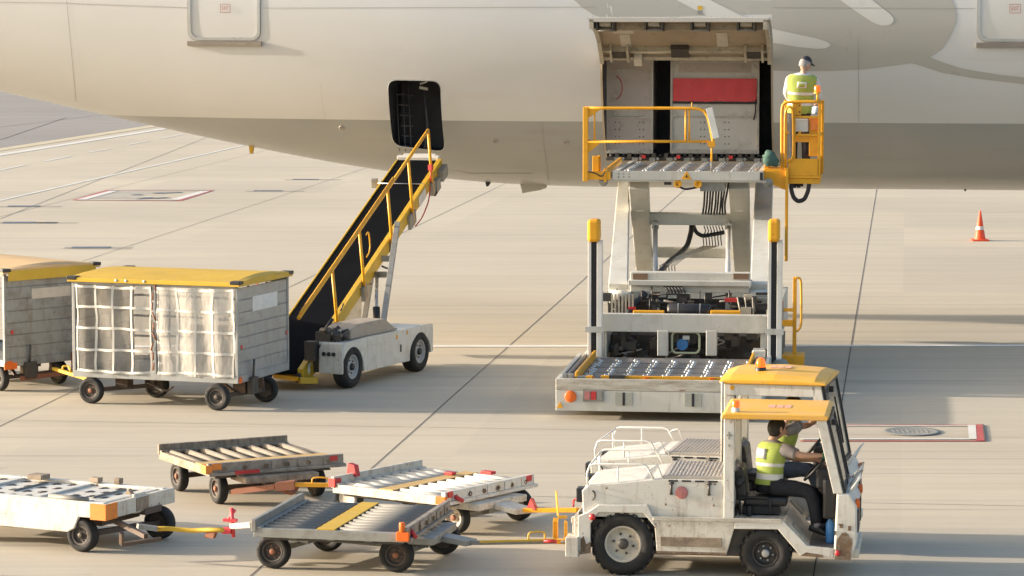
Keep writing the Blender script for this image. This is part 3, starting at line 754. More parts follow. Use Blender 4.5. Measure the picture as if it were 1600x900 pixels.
# inside of the small hold door: net, frames and a pale lamp panel
b = MB()
hx = sum(q.x for q in bq)/4; hz0 = min(q.z for q in bq); hz1 = max(q.z for q in bq)
for k in range(6):
    z = hz0+.1+k*.19; b.tube([(hx-.44+.06*(5-k)*.4, -1.75, z), (hx-.16, -1.62, z-.02)], .012, 6)
for k in range(3):
    b.tube([(hx-.4+k*.11, -1.7, hz0), (hx-.46+k*.11, -1.7, hz1)], .01, 6)
b.tube([(hx+.02, -1.6, hz1), (hx+.1, -1.55, hz0+.5), (hx+.06, -1.6, hz0)], .03, 8)
b.build('cargo_net', mat('net strap', (.085, .09, .105), .7), air)
b = MB(); b.box((hx+.08, -1.9, hz1-.17), (.16, .02, .05), rot=Matrix.Rotation(R(12), 3, 'Y')); b.box((hx+.08, -1.9, hz1-.07), (.14, .02, .035), rot=Matrix.Rotation(R(-18), 3, 'Y'))
b.build('ceiling_label', M['sticker_white'], air)

# ------------------------------------------------------------ containers in the hold
def container(u0, u1, v0, v1, yl, name, label, red):
    p0 = AF.y(u0, v1, yl); p1 = AF.y(u1, v0, yl); w_, h_ = p1.x-p0.x, p1.z-p0.z
    F = AF; base = AF.o+AF.ex*((p0.x+p1.x)/2)+AF.ey*(yl)+V(0, 0, p0.z)
    t = thing(name, label, 'cargo container', base, -7, 'cargo containers in the hold'); m = M['container'] if red else M['container_pink']
    b = MB(); b.bb(-w_/2+.03, w_/2-.03, .03, 1.3, .05, h_-.02); b.build('shell', m, t)
    b = MB()
    for x in (-w_/2, w_/2-.045): b.bb(x, x+.045, 0, .06, 0, h_)
    b.bb(-w_/2+.045, w_/2-.045, 0, .05, h_-.05, h_); b.bb(-w_/2+.045, w_/2-.045, -.005, .06, 0, .08)
    b.bb(-w_/2+.045, w_/2-.045, .005, .05, h_*.38, h_*.38+.03)
    b.build('edge_frame', M['container_trim'], t, bevel=.006)
    b = MB()
    for sx in (-1, 1):
        for zz in (h_-.05, h_*.38+.03):
            d = -1 if zz > h_*.5 else 1
            b.prism([(sx*(w_/2-.045), zz), (sx*(w_/2-.17), zz), (sx*(w_/2-.045), zz+d*.13)], .012, 'xz', .01)
    b.build('corner_gusset', M['container_trim'], t)
    b = MB()
    for cx in (-.22, .22):
        for k in range(4):
            for s in (-1, 1): b.lathe((cx+s*.035, .03, .18+k*.13), (0, -1, 0), [(.012, 0), (.01, .01), (.001, .012)], 6)
    b.build('rivets', M['dark_steel'], t)
    if red:
        b = MB(); zt = h_*.80
        nx = 20; g = [[b.b.verts.new((-w_/2+.05+(w_-.1)*i/nx, -.02-.008*math.sin(i*1.3+j), zt-.42*j/4+(.008*math.sin(i*.7) if j == 4 else 0))) for j in range(5)] for i in range(nx+1)]
        for i in range(nx):
            for j in range(4):
                f = b.b.faces.new((g[i][j], g[i+1][j], g[i+1][j+1], g[i][j+1])); f.smooth = True
        b.build('red_cover', M['pink_red'], t)
        b = MB(); b.bb(-w_/2+.05, w_/2-.05, -.025, -.012, zt-.46, zt-.42); b.build('cover_edge', M['black'], t)
        b = MB(); b.tube([(w_/2-.06, -.02, zt-.38), (w_/2-.07, -.03, zt-.62), (w_/2-.1, -.02, zt-.75)], .014, 6); b.build('strap', M['black'], t)
        b = MB(); b.bb(-w_/2+.15, w_/2-.15, .022, .029, h_*.86, h_*.96); b.build('stencil_patch', M['container_pink'], t)
    else:
        b = MB(); b.bb(-.28, .16, .015, .029, h_*.40, h_*.49); b.bb(-.25, .1, .015, .029, h_*.86, h_*.9); b.build('stencil_patch', M['container_trim'], t)
        b = MB(); pts = [(-.27+.14*math.cos(R(a)), .02, h_*.7+.21*math.sin(R(a))) for a in range(-80, 90, 10)]; b.tube(pts, .007, 5); b.build('scribble_mark', M['pink_red'], t)
    return t
M['container_trim'] = mat('container trim', (.5, .47, .42), .4, metal=.3, dirt=.5, dcol=(.2, .16, .13), dscale=5, chips=.3)
container(1047, 1187, 93, 240, -1.95, 'cargo_container', 'grey container with a wide red cover strip, standing in the open cargo door', True)
container(946, 1021, 93, 240, -1.98, 'cargo_container', 'dull pinkish container without red cover, at the left edge of the cargo door', False)
# ------------------------------------------------------------ people
def limb(b, pts, rs, n=12):
    """smooth tapered tube through pts with radii rs (subdivided)"""
    P, Q = [], []
    for i in range(len(pts)-1):
        for k in range(5):
            t_ = k/5; P.append(Vector(pts[i]).lerp(Vector(pts[i+1]), t_)); Q.append(rs[i]+(rs[i+1]-rs[i])*t_)
    P.append(Vector(pts[-1])); Q.append(rs[-1])
    for _ in range(3): P = [P[0]]+[(P[i-1]+P[i]*2+P[i+1])/4 for i in range(1, len(P)-1)]+[P[-1]]
    b.tube(P, 0, n, rs=Q); return b
def head_mesh(b, c, fwd, up, s=1.0):
    c = Vector(c); f = Vector(fwd).normalized(); up = Vector(up); up = (up-f*up.dot(f)).normalized(); sd_ = f.cross(up)
    nu, nv = 24, 18; rings = []
    for i in range(nv+1):
        th = math.pi*i/nv; z = math.cos(th); rr = math.sin(th); ring = []
        for k in range(nu):
            ph = 2*math.pi*k/nu; x = rr*math.cos(ph); y = rr*math.sin(ph)        # x forward, y side
            X, Y, Z = x*.098, y*.076, z*.118
            if z < 0: Y *= 1+.28*z; X *= (1+.12*z) if x > 0 else (1+.3*z)
            if x > .3 and -.75 < z < -.35: X += .008                              # chin and mouth
            if x > .8: X += .004*math.cos(z*9)
            if abs(y) < .2 and x > .6 and -.32 < z < .12: X += .02*(1-abs(z+.2)/.34) if z < .14 else 0   # nose
            ring.append(b.b.verts.new(c+(f*X+sd_*Y+up*Z)*s))
        rings.append(ring)
    for i in range(nv):
        for k in range(nu):
            try:
                q = b.b.faces.new((rings[i][k], rings[i][(k+1) % nu], rings[i+1][(k+1) % nu], rings[i+1][k])); q.smooth = True; q.material_index = b.m
            except ValueError: pass
    for sgn in (-1, 1):
        e = c+(sd_*sgn*.076+up*-.004-f*.005)*s
        b.loft([(e-f*.0, .010*s, .030*s, f, up), (e+sd_*sgn*.012*s, .016*s, .034*s, f, up), (e+sd_*sgn*.02*s, .010*s, .026*s, f, up)], 10)
    return f, sd_, up
def person(name, label, F, J, st):
    """J: joints in the frame's coordinates"""
    J = {k: Vector(v) for k, v in J.items()}
    t = fthing(name, label, 'person', F); base = J['base']; t.location = F.o+F.ex*base.x+F.ey*base.y+V(0, 0, base.z)
    for k in J: J[k] = J[k]-base
    f = st['face']; hu = st.get('headup', (0, 0, 1)); ax = (J['neck']-J['pelvis']).normalized()
    side = (J['sh_r']-J['sh_l']).normalized(); front = side.cross(ax)*-1
    # body: skeleton grown with a skin modifier, hands and head joined to the same mesh
    names = ['pelvis', 'waist', 'chest', 'neck', 'jaw']; pts, rad, ed = [], [], []
    J['waist'] = J['pelvis'].lerp(J['neck'], .35); J['chest'] = J['pelvis'].lerp(J['neck'], .72)
    if 'waist_off' in st: J['waist'] += Vector(st['waist_off'])
    J['jaw'] = J['neck'].lerp(J['head'], .55)
    idx = {}
    def add(k, r, par=None):
        idx[k] = len(pts); pts.append(J[k]); rad.append(r)
        if par: ed.append((idx[par], idx[k]))
    add('pelvis', .12); add('waist', .11, 'pelvis'); add('chest', .125, 'waist'); add('neck', .06, 'chest'); add('jaw', .05, 'neck')
    for s in 'lr':
        add('sh_'+s, .055, 'chest'); add('el_'+s, .038, 'sh_'+s); add('wr_'+s, .026, 'el_'+s)
        add('hip_'+s, .085, 'pelvis'); add('kn_'+s, .055, 'hip_'+s); add('an_'+s, .036, 'kn_'+s)
    me = bpy.data.meshes.new('body'); me.from_pydata([tuple(p) for p in pts], ed, []); o = bpy.data.objects.new('body', me); C.objects.link(o)
    md = o.modifiers.new('skin', 'SKIN'); md.use_smooth_shade = True
    sv = me.skin_vertices[0].data
    for i, r in enumerate(rad): sv[i].radius = (r, r)
    sv[0].use_root = True
    o.modifiers.new('sub', 'SUBSURF').levels = 2; o.modifiers['sub'].render_levels = 2
    bpy.context.view_layer.update(); bake(o)
    b = MB(); b.b.from_mesh(o.data); bpy.data.objects.remove(o, do_unlink=True)
    ff, ss, uu = head_mesh(b, J['head'], f, hu, st.get('hs', 1.0))
    for s in 'lr':                                             # palm, four fingers and a thumb
        wv = J['wr_'+s]; hd = Vector(st['hand_'+s]).normalized(); pn = Vector(st.get('palm_'+s, (0, 0, -1))); pn = (pn-hd*pn.dot(hd)).normalized(); sx = hd.cross(pn)
        if s == 'r': sx = -sx
        b.loft([(wv-hd*.02, .026, .02, sx, pn), (wv+hd*.03, .038, .018, sx, pn), (wv+hd*.085, .042, .015, sx, pn)], 12)
        curl = st.get('curl', .6)
        for k, L in enumerate((.066, .075, .070, .055)):
            q = wv+hd*.08+sx*(-.031+.0205*k); d = hd.copy(); P = [q-hd*.015, q]
            for sgm in (.45, .32, .23):
                d = (d+pn*curl).normalized(); q = q+d*L*sgm; P.append(q)
            b.tube(P, 0, 6, rs=[.0095, .0092, .0085, .0078, .006])
        q = wv+hd*.025-sx*.03; d = (hd*.7-sx*.7).normalized(); P = [q, q+d*.03]; d = (d+hd*.6+pn*.3).normalized(); P.append(P[-1]+d*.03); P.append(P[-1]+(d+hd).normalized()*.022)
        b.tube(P, 0, 6, rs=[.012, .0115, .010, .007])
    b.m = 0
    o = b.build('body', [M['skin'], M['eye']], t)
    hc = J['head']; hs = st.get('hs', 1.0)
    b = MB()
    for sgn in (-1, 1): b.lathe(hc+(ff*.083+ss*sgn*.032+uu*.012)*hs, ff, [(.001, .012), (.009, .009), (.012, 0)], 10)
    b.build('eyes', M['eye'], t)
    # hair shell over the back and the top of the head
    b = MB(); nu, nv = 28, 16; rings = []; low = st.get('hair_low', -.55)
    for i in range(nv+1):
        ring = []
        for k in range(nu):
            ph = 2*math.pi*k/nu; cx = math.cos(ph)
            zmin = low+(.42-low)*max(0, min(1, (cx+.25)/.9))            # hairline rises to the brow
            z = 1-(1-zmin)*i/nv; rr = math.sqrt(max(0, 1-z*z)); x = rr*cx; y = rr*math.sin(ph)
            kk = 1.0+.02*math.sin(7*ph+3*z); X, Y, Z = x*.108*kk, y*.087*kk, z*.131
            if z < 0: Y *= 1+.2*z; X *= 1+.12*z
            ring.append(b.b.verts.new(hc+(ff*X+ss*Y+uu*Z)*hs))
        rings.append(ring)
    for i in range(nv):
        for k in range(nu):
            q = b.b.faces.new((rings[i][k], rings[i][(k+1) % nu], rings[i+1][(k+1) % nu], rings[i+1][k])); q.smooth = True
    b.build('hair', M[st['hair']], t)
    if st.get('cap'):
        b = MB(); rings = []
        for i in range(9):
            z = 1-.62*i/8; rr = math.sqrt(max(0, 1-z*z)); rings.append([b.b.verts.new(hc+(ff*rr*math.cos(2*math.pi*k/24)*.116+ss*rr*math.sin(2*math.pi*k/24)*.095+uu*(z*.142+.006))*hs) for k in range(24)])
        for i in range(8):
            for k in range(24):
                q = b.b.faces.new((rings[i][k], rings[i][(k+1) % 24], rings[i+1][(k+1) % 24], rings[i+1][k])); q.smooth = True
        cpo = b.build('cap', M['cap'], t)
        b = MB(); pr = []
        for k in range(9):
            a = R(-62+124*k/8); pr.append((math.cos(a), math.sin(a)))
        a_ = [b.b.verts.new(hc+(ff*x*.108+ss*y*.088+uu*.058)*hs) for x, y in pr]; c_ = [b.b.verts.new(hc+(ff*(x*.108+.075*max(0, x))+ss*y*.09+uu*.045)*hs) for x, y in pr]
        for k in range(8): b.b.faces.new((a_[k], a_[k+1], c_[k+1], c_[k]))
        q = b.build('cap_peak', M['cap'], cpo); md = q.modifiers.new('thick', 'SOLIDIFY'); md.thickness = .006
    # clothes
    W_ = st.get('width', 1.0)
    def torso(k, lo=0.0, hi=1.0, mats=None, grow=0.0, n=22, neck=True):
        sec = []; prof_ = [(-.12, .150, .115), (.0, .168, .125), (.12, .165, .12), (.25, .158, .112), (.33, .160, .113), (.42, .168, .116), (.50, .176, .12), (.60, .186, .123), (.72, .198, .122), (.84, .205, .112), (.92, .19, .095), (.975, .13, .078), (1.02, .075, .062)]
        for f_, rx, ry in prof_:
            if f_ < lo-1e-6 or f_ > hi+1e-6: continue
            if f_ <= .35: c_ = J['pelvis'].lerp(J['waist'], f_/.35) if f_ >= 0 else J['pelvis']+(J['pelvis']-J['waist']).normalized()*(-f_)*.55
            elif f_ <= .72: c_ = J['waist'].lerp(J['chest'], (f_-.35)/.37)
            else: c_ = J['chest'].lerp(J['neck'], (f_-.72)/.28)
            sec.append((c_, (rx+grow)*W_, ry+grow, side, front))
        return sec
    b = MB(); b.loft(torso(0, .0, 1.02), 22)
    for s in 'lr':
        slv = st.get('sleeve', .8); e = J['sh_'+s].lerp(J['el_'+s], min(1, slv))
        inn = J['chest'].lerp(J['neck'], .45).lerp(J['sh_'+s], .55)
        if slv <= 1: limb(b, [inn, J['sh_'+s], e], [.072, .074, .062], 14)
        else:
            e2 = J['el_'+s].lerp(J['wr_'+s], slv-1); limb(b, [inn, J['sh_'+s], J['el_'+s], e2], [.07, .072, .055, .042], 14)
    b.crumple(.009); b.build('shirt', M[st['shirt']], t)
    b = MB(); sec = torso(0, -.12 if not st.get('seated') else 0, .98, grow=.016)
    mt = [0]*(len(sec)-1)
    zs = [-.12, .0, .12, .25, .33, .42, .50, .60, .72, .84, .92, .975]
    if st.get('seated'): zs = zs[1:]
    for i in range(len(sec)-1):
        if zs[i] in (.12, .42): mt[i] = 1
    b.loft(sec, 26, cap=False, mats=mt)
    b.crumple(.012, 7); vs = b.build('vest', [M['vest'], M['silver']], t)
    bk = J['chest']-front*.134+ax*-.005; b = MB()
    lw = st.get('logo', (.17, .10)); 
    b.loft([(bk-ax*lw[1]/2, lw[0]/2, .02, side, front), (bk+ax*lw[1]/2, lw[0]/2, .02, side, front)], 16, power=.35)
    b.build('back_panel', M['silver'], vs)
    if st.get('logo_in'):
        b = MB(); b.loft([(bk-front*.012-ax*.03, .055, .01, side, front), (bk-front*.012+ax*.03, .055, .01, side, front)], 12, power=.35); b.build('panel_centre', M['vest'], vs)
    b = MB(); b.loft([(J['pelvis']+ax*.10, .155*W_, .118, side, front), (J['pelvis'], .165*W_, .128, side, front), (J['pelvis']-ax*.09, .15*W_, .12, side, front)], 20)
    for s in 'lr': limb(b, [J['hip_'+s], J['kn_'+s], J['kn_'+s].lerp(J['an_'+s], .93)], [.1, .075, .062], 14)
    b.crumple(.010); b.build('trousers', M[st['trousers']], t)
    for s in 'lr':
        td = Vector(st.get('toe_'+s, st['toe'])).normalized(); a = J['an_'+s]; upv = Vector((0, 0, 1)); upv = (upv-td*upv.dot(td)).normalized(); sv_ = td.cross(upv)
        b = MB(); b.loft([(a-td*.075-upv*.05, .028, .026, sv_, upv), (a-td*.05-upv*.035, .042, .05, sv_, upv), (a+td*.02-upv*.035, .044, .05, sv_, upv), (a+td*.09-upv*.055, .048, .034, sv_, upv), (a+td*.16-upv*.06, .044, .026, sv_, upv), (a+td*.19-upv*.065, .024, .014, sv_, upv)], 12, power=.8)
        b.build('shoe', M['shoe'], t)
        if st.get('socks'): 
            b = MB(); b.tube([J['kn_'+s].lerp(a, .8), a-upv*.02], .045, 12); b.build('sock', M['sock'], t)
    if st.get('glove'):
        s = st['glove']; b = MB(); hd = Vector(st['hand_'+s]).normalized(); b.tube([J['wr_'+s]+hd*.0, J['wr_'+s]+hd*.09], 0, 10, rs=[.036, .05]); b.build('glove', M['glove'], t)
    return t
M['sock'] = mat('striped sock', (.3, .27, .3), .8)

# ------------------------------------------------------------ wheels
def wheel(parent, c, r, wd, rimr, tyre=None, rim='rim_rust', hub='rust_hub', side=-1, lugs=0, axis=(0, 1, 0), bolts=6):
    """tyre part with rim (and hub) sub-parts; side=-1 shows its face towards -axis"""
    ax = Vector(axis).normalized()*side; b = MB(); h = wd/2
    b.lathe((0, 0, 0), ax, [(rimr, h*.82), (rimr+.012, h*.98), (rimr+(r-rimr)*.55, h*1.04), (r-.018, h*.9), (r-.004, h*.62), (r, h*.2), (r, -h*.2), (r-.004, -h*.62), (r-.018, -h*.9), (rimr+(r-rimr)*.55, -h*1.04), (rimr, -h*.82)], 44, close=True)
    a1 = Vector((0, 0, 1)); a2 = ax.cross(a1)
    for k in range(lugs):
        for s in (-1, 1):
            th = 2*math.pi*(k+(.5 if s > 0 else 0))/lugs; d = a1*math.cos(th)+a2*math.sin(th); tg = d.cross(ax)
            b.box(d*(r-.004)+ax*s*h*.5, (.045*r/.33, h*.95, .022), rot=Matrix((tg, ax, d)).transposed() @ Matrix.Rotation(R(22*s), 3, 'Z'))
    o = b.build('wheel', M['rubber'], parent, loc=c)
    b = MB(); b.lathe((0, 0, 0), ax, [(rimr+.002, h*.86), (rimr-.015, h*.9), (rimr-.022, h*.75), (rimr*.8, h*.55), (rimr*.72, h*.4), (rimr*.5, h*.42), (rimr*.34, h*.55), (rimr*.3, h*.6), (.001, h*.6)], 32)
    b.lathe((0, 0, 0), ax, [(rimr+.002, -h*.86), (rimr*.8, -h*.5), (.001, -h*.5)], 24)
    q = b.build('rim', M[rim], o)
    b = MB(); b.lathe((0, 0, 0), ax, [(rimr*.3, h*.58), (rimr*.28, h*.95), (rimr*.2, h*1.02), (.001, h*1.02)], 18)
    for k in range(bolts):
        th = 2*math.pi*k/bolts+.3; p = (a1*math.cos(th)+a2*math.sin(th))*rimr*.55; b.cyl(p+ax*h*.4, p+ax*h*.56, rimr*.075, 6)
    b.build('hub', M[hub], o)
    return o
# ------------------------------------------------------------ container loader
LF = Frame(2.11, 45.78, -7.0)
ld = fthing('container_loader', 'tall off white scissor lift cargo loader with yellow railings at the open cargo door', 'cargo loader', LF)
def LP(u, v, yl): return LF.y(u, v, yl)
LW = 1.49
b = MB(); b.bb(-LW, LW, 0, .05, .13, .43)
b.build('front_skirt', M['loader_white'], ld, bevel=.008)
b = MB(); b.bb(-LW, LW, -.004, .05, .432, .60)
b.build('scraped_edge', M['scraped'], ld, bevel=.01)
b = MB()
for x in (-.50, .50):
    b.bb(x-.12, x+.12, -.012, -.0, .22, .41)
b.build('socket_plate', M['skirt_plate'], ld)
for x in (-.50, .50):
    b = MB(); b.bb(x-.018, x+.018, -.018, -.012, .22, .41); b.build('socket_slot', M['black'], ld)
b = MB(); b.lathe((-LW+.22, -.002, .34), (0, -1, 0), [(.085, 0), (.085, .02), (.07, .026), (.001, .03)], 24); b.build('round_lamp', M['orange'], ld)
b = MB(); b.bb(-LW+.40, -LW+.70, -.02, 0, .27, .45); lb = b.build('tail_lamp_box', M['grey_metal'], ld)
for k, m in enumerate(('reflector', 'red', 'grey_metal')):
    b = MB(); b.bb(-LW+.425+k*.09, -LW+.50+k*.09, -.032, -.02, .30, .42); b.build('lamp_lens', M[m], lb)
b = MB(); b.prism([(-LW+.02, .17), (-LW+.11, .17), (-LW+.065, .26)], .006, 'xz', -.007); b.build('warning_triangle', M['yellow'], ld)
b = MB()
for s in (-1, 1): b.bb(s*LW, s*(LW-.06), .05, 3.25, .2, .60)
b.build('side_beam', M['loader_white'], ld, bevel=.01)
b = MB(); b.bb(-LW+.27, LW-.27, .05, 3.2, .40, .545); b.build('main_deck', M['deck_grey'], ld)
for s in (-1, 1):
    b = MB()
    for k in range(2): b.cyl((s*(LW-.12-.09*k), .25, .565), (s*(LW-.12-.09*k), 3.1, .565), .035, 10)
    b.build('guide_roller', M['grey_metal'], ld)
    b = MB(); b.bb(s*(LW-.29), s*(LW-.25), .35, 3.15, .52, .66); b.build('guide_rail', M['yellow'], ld, bevel=.008)
b = MB(); b.bb(-LW+.62, LW-.5, .42, .46, .535, .60); b.build('stop_bar', M['yellow'], ld, bevel=.006)
b = MB()
for x in (-1.0, -.2, .75): b.bb(x-.03, x+.03, .405, .42, .55, .59)
b.build('bar_marks', M['orange'], ld)
b = MB(); b.bb(-.75, -.52, .36, .46, .56, .61); b.build('bar_latch', M['dark_steel'], ld)
b = MB(); b.bb(-LW+.3, -LW+.52, .10, .2, .5, .62); b.bb(-LW+.08, -LW+.16, .06, .14, .58, .66); b.bb(-LW+.18, -LW+.25, .06, .14, .58, .66); b.build('end_stop', M['grey_metal'], ld, bevel=.01)
b = MB(); b.bb(-LW+.43, -LW+.52, .09, .22, .56, .625); b.build('end_stop', M['yellow'], ld)
def roller_unit(parent, pts, zt, m1, nm='roller_row'):
    o0 = None; rnd = random.Random(3)
    b = MB()
    for (x, y) in pts:
        b.lathe((x, y, zt), (1, 0, 0), [(.001, -.028), (.03, -.026), (.034, -.01), (.034, .01), (.03, .026), (.001, .028)], 10)
        b.box((x+.05, y, zt-.012), (.012, .05, .04)); b.box((x-.05, y, zt-.012), (.012, .05, .04))
    xs_ = [p[0] for p in pts]; ys_ = [p[1] for p in pts]; b.bb(min(xs_)-.05, max(xs_)+.05, min(ys_)-.04, max(ys_)+.04, zt-.035, zt-.012)
    return b.build(nm, m1, parent)
for k in range(9):
    x = -1.12+.285*k
    for sft in (0,):
        roller_unit(ld, [(x+(.05 if j % 2 else 0), .55+.135*j) for j in range(17) if j % 5 != 4], .55, M['chrome'])
    b = MB(); b.bb(x-.095, x+.145, .50, 2.9, .545, .5485); b.build('roller_tray', M['black_deck'] if 'black_deck' in M else M['dark_steel'], ld) if k == -1 else None
b = MB()
for j in range(4): b.bb(-LW+.32, LW-.32, .66+.6*j, .666+.6*j, .545, .549)
b.build('deck_slots', M['dark_steel'], ld)
# lift posts
for u0, u1, uc0, uc1 in ((921, 935, 918, 937), (1201.5, 1216, 1200, 1218.5)):
    a, c_ = LP(u0, 556, 3.3), LP(u1, 376, 3.3); z1 = c_.z; xm = (a.x+c_.x)/2
    b = MB(); b.bb(xm-.085, xm-.035, 3.22, 3.40, .2, z1); b.bb(xm+.05, xm+.13, 3.22, 3.42, .2, z1)
    po = b.build('lift_post', M['white_clean'], ld, bevel=.006)
    b = MB(); b.bb(xm-.034, xm+.05, 3.24, 3.38, .2, z1); 
    for k in range(60): b.bb(xm-.02, xm+.035, 3.225, 3.24, .25+k*.035, .268+k*.035)
    b.build('chain_guide', M['black'], po)
    ca, cb = LP(uc0, 378, 3.2), LP(uc1, 343, 3.2)
    b = MB(); b.bb(ca.x, cb.x, 3.14, 3.46, ca.z, cb.z); b.build('post_cap', M['yellow'], po, bevel=.045)
    b = MB(); b.bb(xm-.12, xm+.16, 3.19, 3.21, .93, 1.02); b.build('clamp', M['loader_white'], po)
# chassis
b = MB()
def lbox(bb_, u0, v0, u1, v1, y0, d):
    a, c_ = LP(u0, v1, y0), LP(u1, v0, y0); bb_.bb(a.x, c_.x, y0, y0+d, a.z, c_.z)
lbox(b, 938, 493, 1201, 518, 3.55, .14); lbox(b, 1027, 517, 1044, 556, 3.53, .16); lbox(b, 1103, 517, 1120, 556, 3.53, .16)
lbox(b, 937, 517, 944, 560, 3.55, .1); lbox(b, 1188, 517, 1200, 560, 3.6, .1)
b.build('front_frame', M['loader_white'], ld, bevel=.01)
b = MB(); a = LP(938, 500, 3.7); c_ = LP(1203, 500, 3.7)
for x in (a.x-.02, c_.x-.08): b.bb(x, x+.12, 3.7, 10.2, .45, 1.02)
b.bb(a.x, c_.x, 10.0, 10.2, .45, 1.0)
for yy in (5.2, 7.4): b.bb(a.x, c_.x, yy, yy+.12, .8, 1.0)
b.build('chassis', M['loader_white'], ld, bevel=.01)
b = MB(); b.bb(a.x+.12, c_.x-.1, 4.3, 9.9, .30, .78); 
for k in range(60):
    x = random.uniform(a.x+.2, c_.x-.25); z = random.uniform(.3, .95); y = random.uniform(3.75, 4.25)
    if random.random() < .5: b.box((x, y, z), (random.uniform(.05, .3), .2, random.uniform(.04, .2)))
    else: b.cyl((x, y, z), (x+random.uniform(-.2, .3), y+random.uniform(-.1, .1), z+random.uniform(-.15, .15)), random.uniform(.015, .06), 8)
b.build('engine_bay', M['dark_steel'], ld)
b = MB()
for x0, z0 in ((-.75, .58), (.1, .6), (.72, .62)):
    pts = [(x0+random.uniform(-.3, .3), 3.72+random.uniform(0, .15), z0+random.uniform(-.15, .2)) for _ in range(5)]
    limb(b, pts, [.014]*5, 6)
b.build('hoses', M['seam'], ld)
a_ = LP(1050, 551, 3.62); c2 = LP(1093, 519, 3.62); b = MB()
rr_ = [(p[0], 3.6, p[1]) for p in rrect(a_.x, c2.x, a_.z, c2.z, .07)]; b.tube(rr_+[rr_[0]], .018, 8); b.build('guard_loop', mat('pale green tube', (.42, .45, .3), .5), ld)
b = MB(); b.cyl(((a_.x+c2.x)/2-.06, 3.85, a_.z+.12), ((a_.x+c2.x)/2-.06, 3.7, a_.z+.12), .09, 16); b.build('filter_cap', M['blue'], ld)
b = MB(); b.bb(a_.x+.16, c2.x-.16, 3.68, 3.7, a_.z+.2, a_.z+.26); b.build('data_plate', M['sticker_white'], ld)
# upper chassis tier: tank, yellow arms, machinery
b = MB(); p1, p2 = LP(1043, 485, 4.4), LP(1111, 485, 4.4); r_ = (LP(1043, 474, 4.4).z-LP(1043, 496, 4.4).z)/2
b.lathe(p1, (1, 0, 0), [(.001, 0), (r_*.8, 0), (r_, .04), (r_, p2.x-p1.x-.04), (r_*.8, p2.x-p1.x), (.001, p2.x-p1.x)], 24); tk = b.build('air_tank', M['black'], ld)
b = MB()
for fr in (.25, .75): b.lathe(p1+V((p2.x-p1.x)*fr, 0, 0), (1, 0, 0), [(r_+.004, -.01), (r_+.004, .01)], 24)
b.build('tank_strap', M['grey_metal'], tk)
for u0, u1 in ((989, 1038), (1110, 1157)):
    b = MB(); lbox(b, u0, 486, u1, 495, 4.2, .12); b.build('lock_bar', M['yellow'], ld, bevel=.012)
b = MB(); p1, p2 = LP(945, 488, 4.9), LP(1195, 462, 4.9)
rnd = random.Random(5)
for k in range(70):
    x = rnd.uniform(p1.x, p2.x); z = rnd.uniform(p1.z-.05, p2.z); y = rnd.uniform(4.7, 5.4); q = rnd.random()
    if q < .4: b.box((x, y, z), (rnd.uniform(.05, .22), .15, rnd.uniform(.04, .14)))
    elif q < .7: b.cyl((x, y, z-.1), (x, y, z+.12), rnd.uniform(.008, .02), 6)
    else: b.cyl((x, y, z), (x+rnd.uniform(.1, .5), y, z+rnd.uniform(-.08, .08)), rnd.uniform(.01, .03), 8)
b.bb(p1.x, p2.x, 5.45, 5.5, p1.z-.1, p1.z+.18)
b.build('hydraulic_unit', M['dark_steel'], ld)
b = MB()
for k in range(7): b.bb(p1.x+.12+k*.055, p1.x+.15+k*.055, 4.66, 4.69, p1.z-.02, p2.z+.02)
for k in range(3): b.cyl((p2.x-.35+k*.09, 4.6, p1.z-.05), (p2.x-.42+k*.12, 4.62, p2.z), .012, 6)
b.bb(p2.x-.36, p2.x-.2, 4.55, 4.6, p1.z+.0, p1.z+.14)
b.build('valve_block', M['hatch_struct'], ld)
b = MB(); b.bb(p2.x-.62, p2.x-.42, 4.62, 4.68, p2.z-.08, p2.z-.02); b.bb(p1.x+.4, p1.x+.52, 4.6, 4.65, p1.z+.02, p1.z+.12); b.build('red_fitting', M['red'], ld)
# scissor base beam and uprights
b = MB(); lbox(b, 985, 427, 1172, 440, 5.1, .25); lbox(b, 981, 440, 1174, 446, 5.02, .35); lbox(b, 985, 446, 1170, 456, 5.1, .2)
lbox(b, 1020, 446, 1031, 488, 5.3, .1); lbox(b, 1133, 446, 1144, 488, 5.3, .1)
b.build('base_beam', M['loader_white'], ld, bevel=.01)
b = MB(); lbox(b, 989, 427.6, 1012, 436.5, 5.085, .02); lbox(b, 1146, 427.6, 1170, 436.5, 5.085, .02); b.build('wear_pad', mat('worn bronze pad', (.2, .12, .07), .6, dirt=.5, rust=.4, dscale=6), ld)
# scissor arms: (top near/far), each a tapered plate with thickness
def arm(ut0, ut1, vt, yt, ub0, ub1, vb, yb, m, name, thick=.34):
    T0, T1 = LP(ut0, vt, yt), LP(ut1, vt, yt); B0, B1 = LP(ub0, vb, yb), LP(ub1, vb, yb)
    b = MB(); vs = []
    d = Vector((0, yt-yb, T0.z-B0.z)).normalized(); nrm = Vector((0, d.z, -d.y))*thick/2
    for p in (B0, B1, T1, T0): vs.append((b.b.verts.new(p-nrm), b.b.verts.new(p+nrm)))
    b.b.faces.new([v_[0] for v_ in vs]); b.b.faces.new([v_[1] for v_ in vs][::-1])
    for i in range(4): j = (i+1) % 4; b.b.faces.new((vs[i][0], vs[i][1], vs[j][1], vs[j][0]))
    return b.build(name, m, ld, bevel=.015)
arm(967, 984, 284, 11.0, 951, 981, 459, 5.3, M['loader_white'], 'outer_scissor_arm')
arm(1181, 1208, 284, 11.0, 1172, 1202, 459, 5.3, M['loader_white'], 'outer_scissor_arm')
arm(983, 1013, 284, 8.4, 996, 1020, 430, 10.9, M['loader_white'], 'inner_scissor_arm', .3)
arm(1139, 1170.5, 284, 8.4, 1149, 1173.5, 430, 10.9, M['loader_white'], 'inner_scissor_arm', .3)
b = MB()
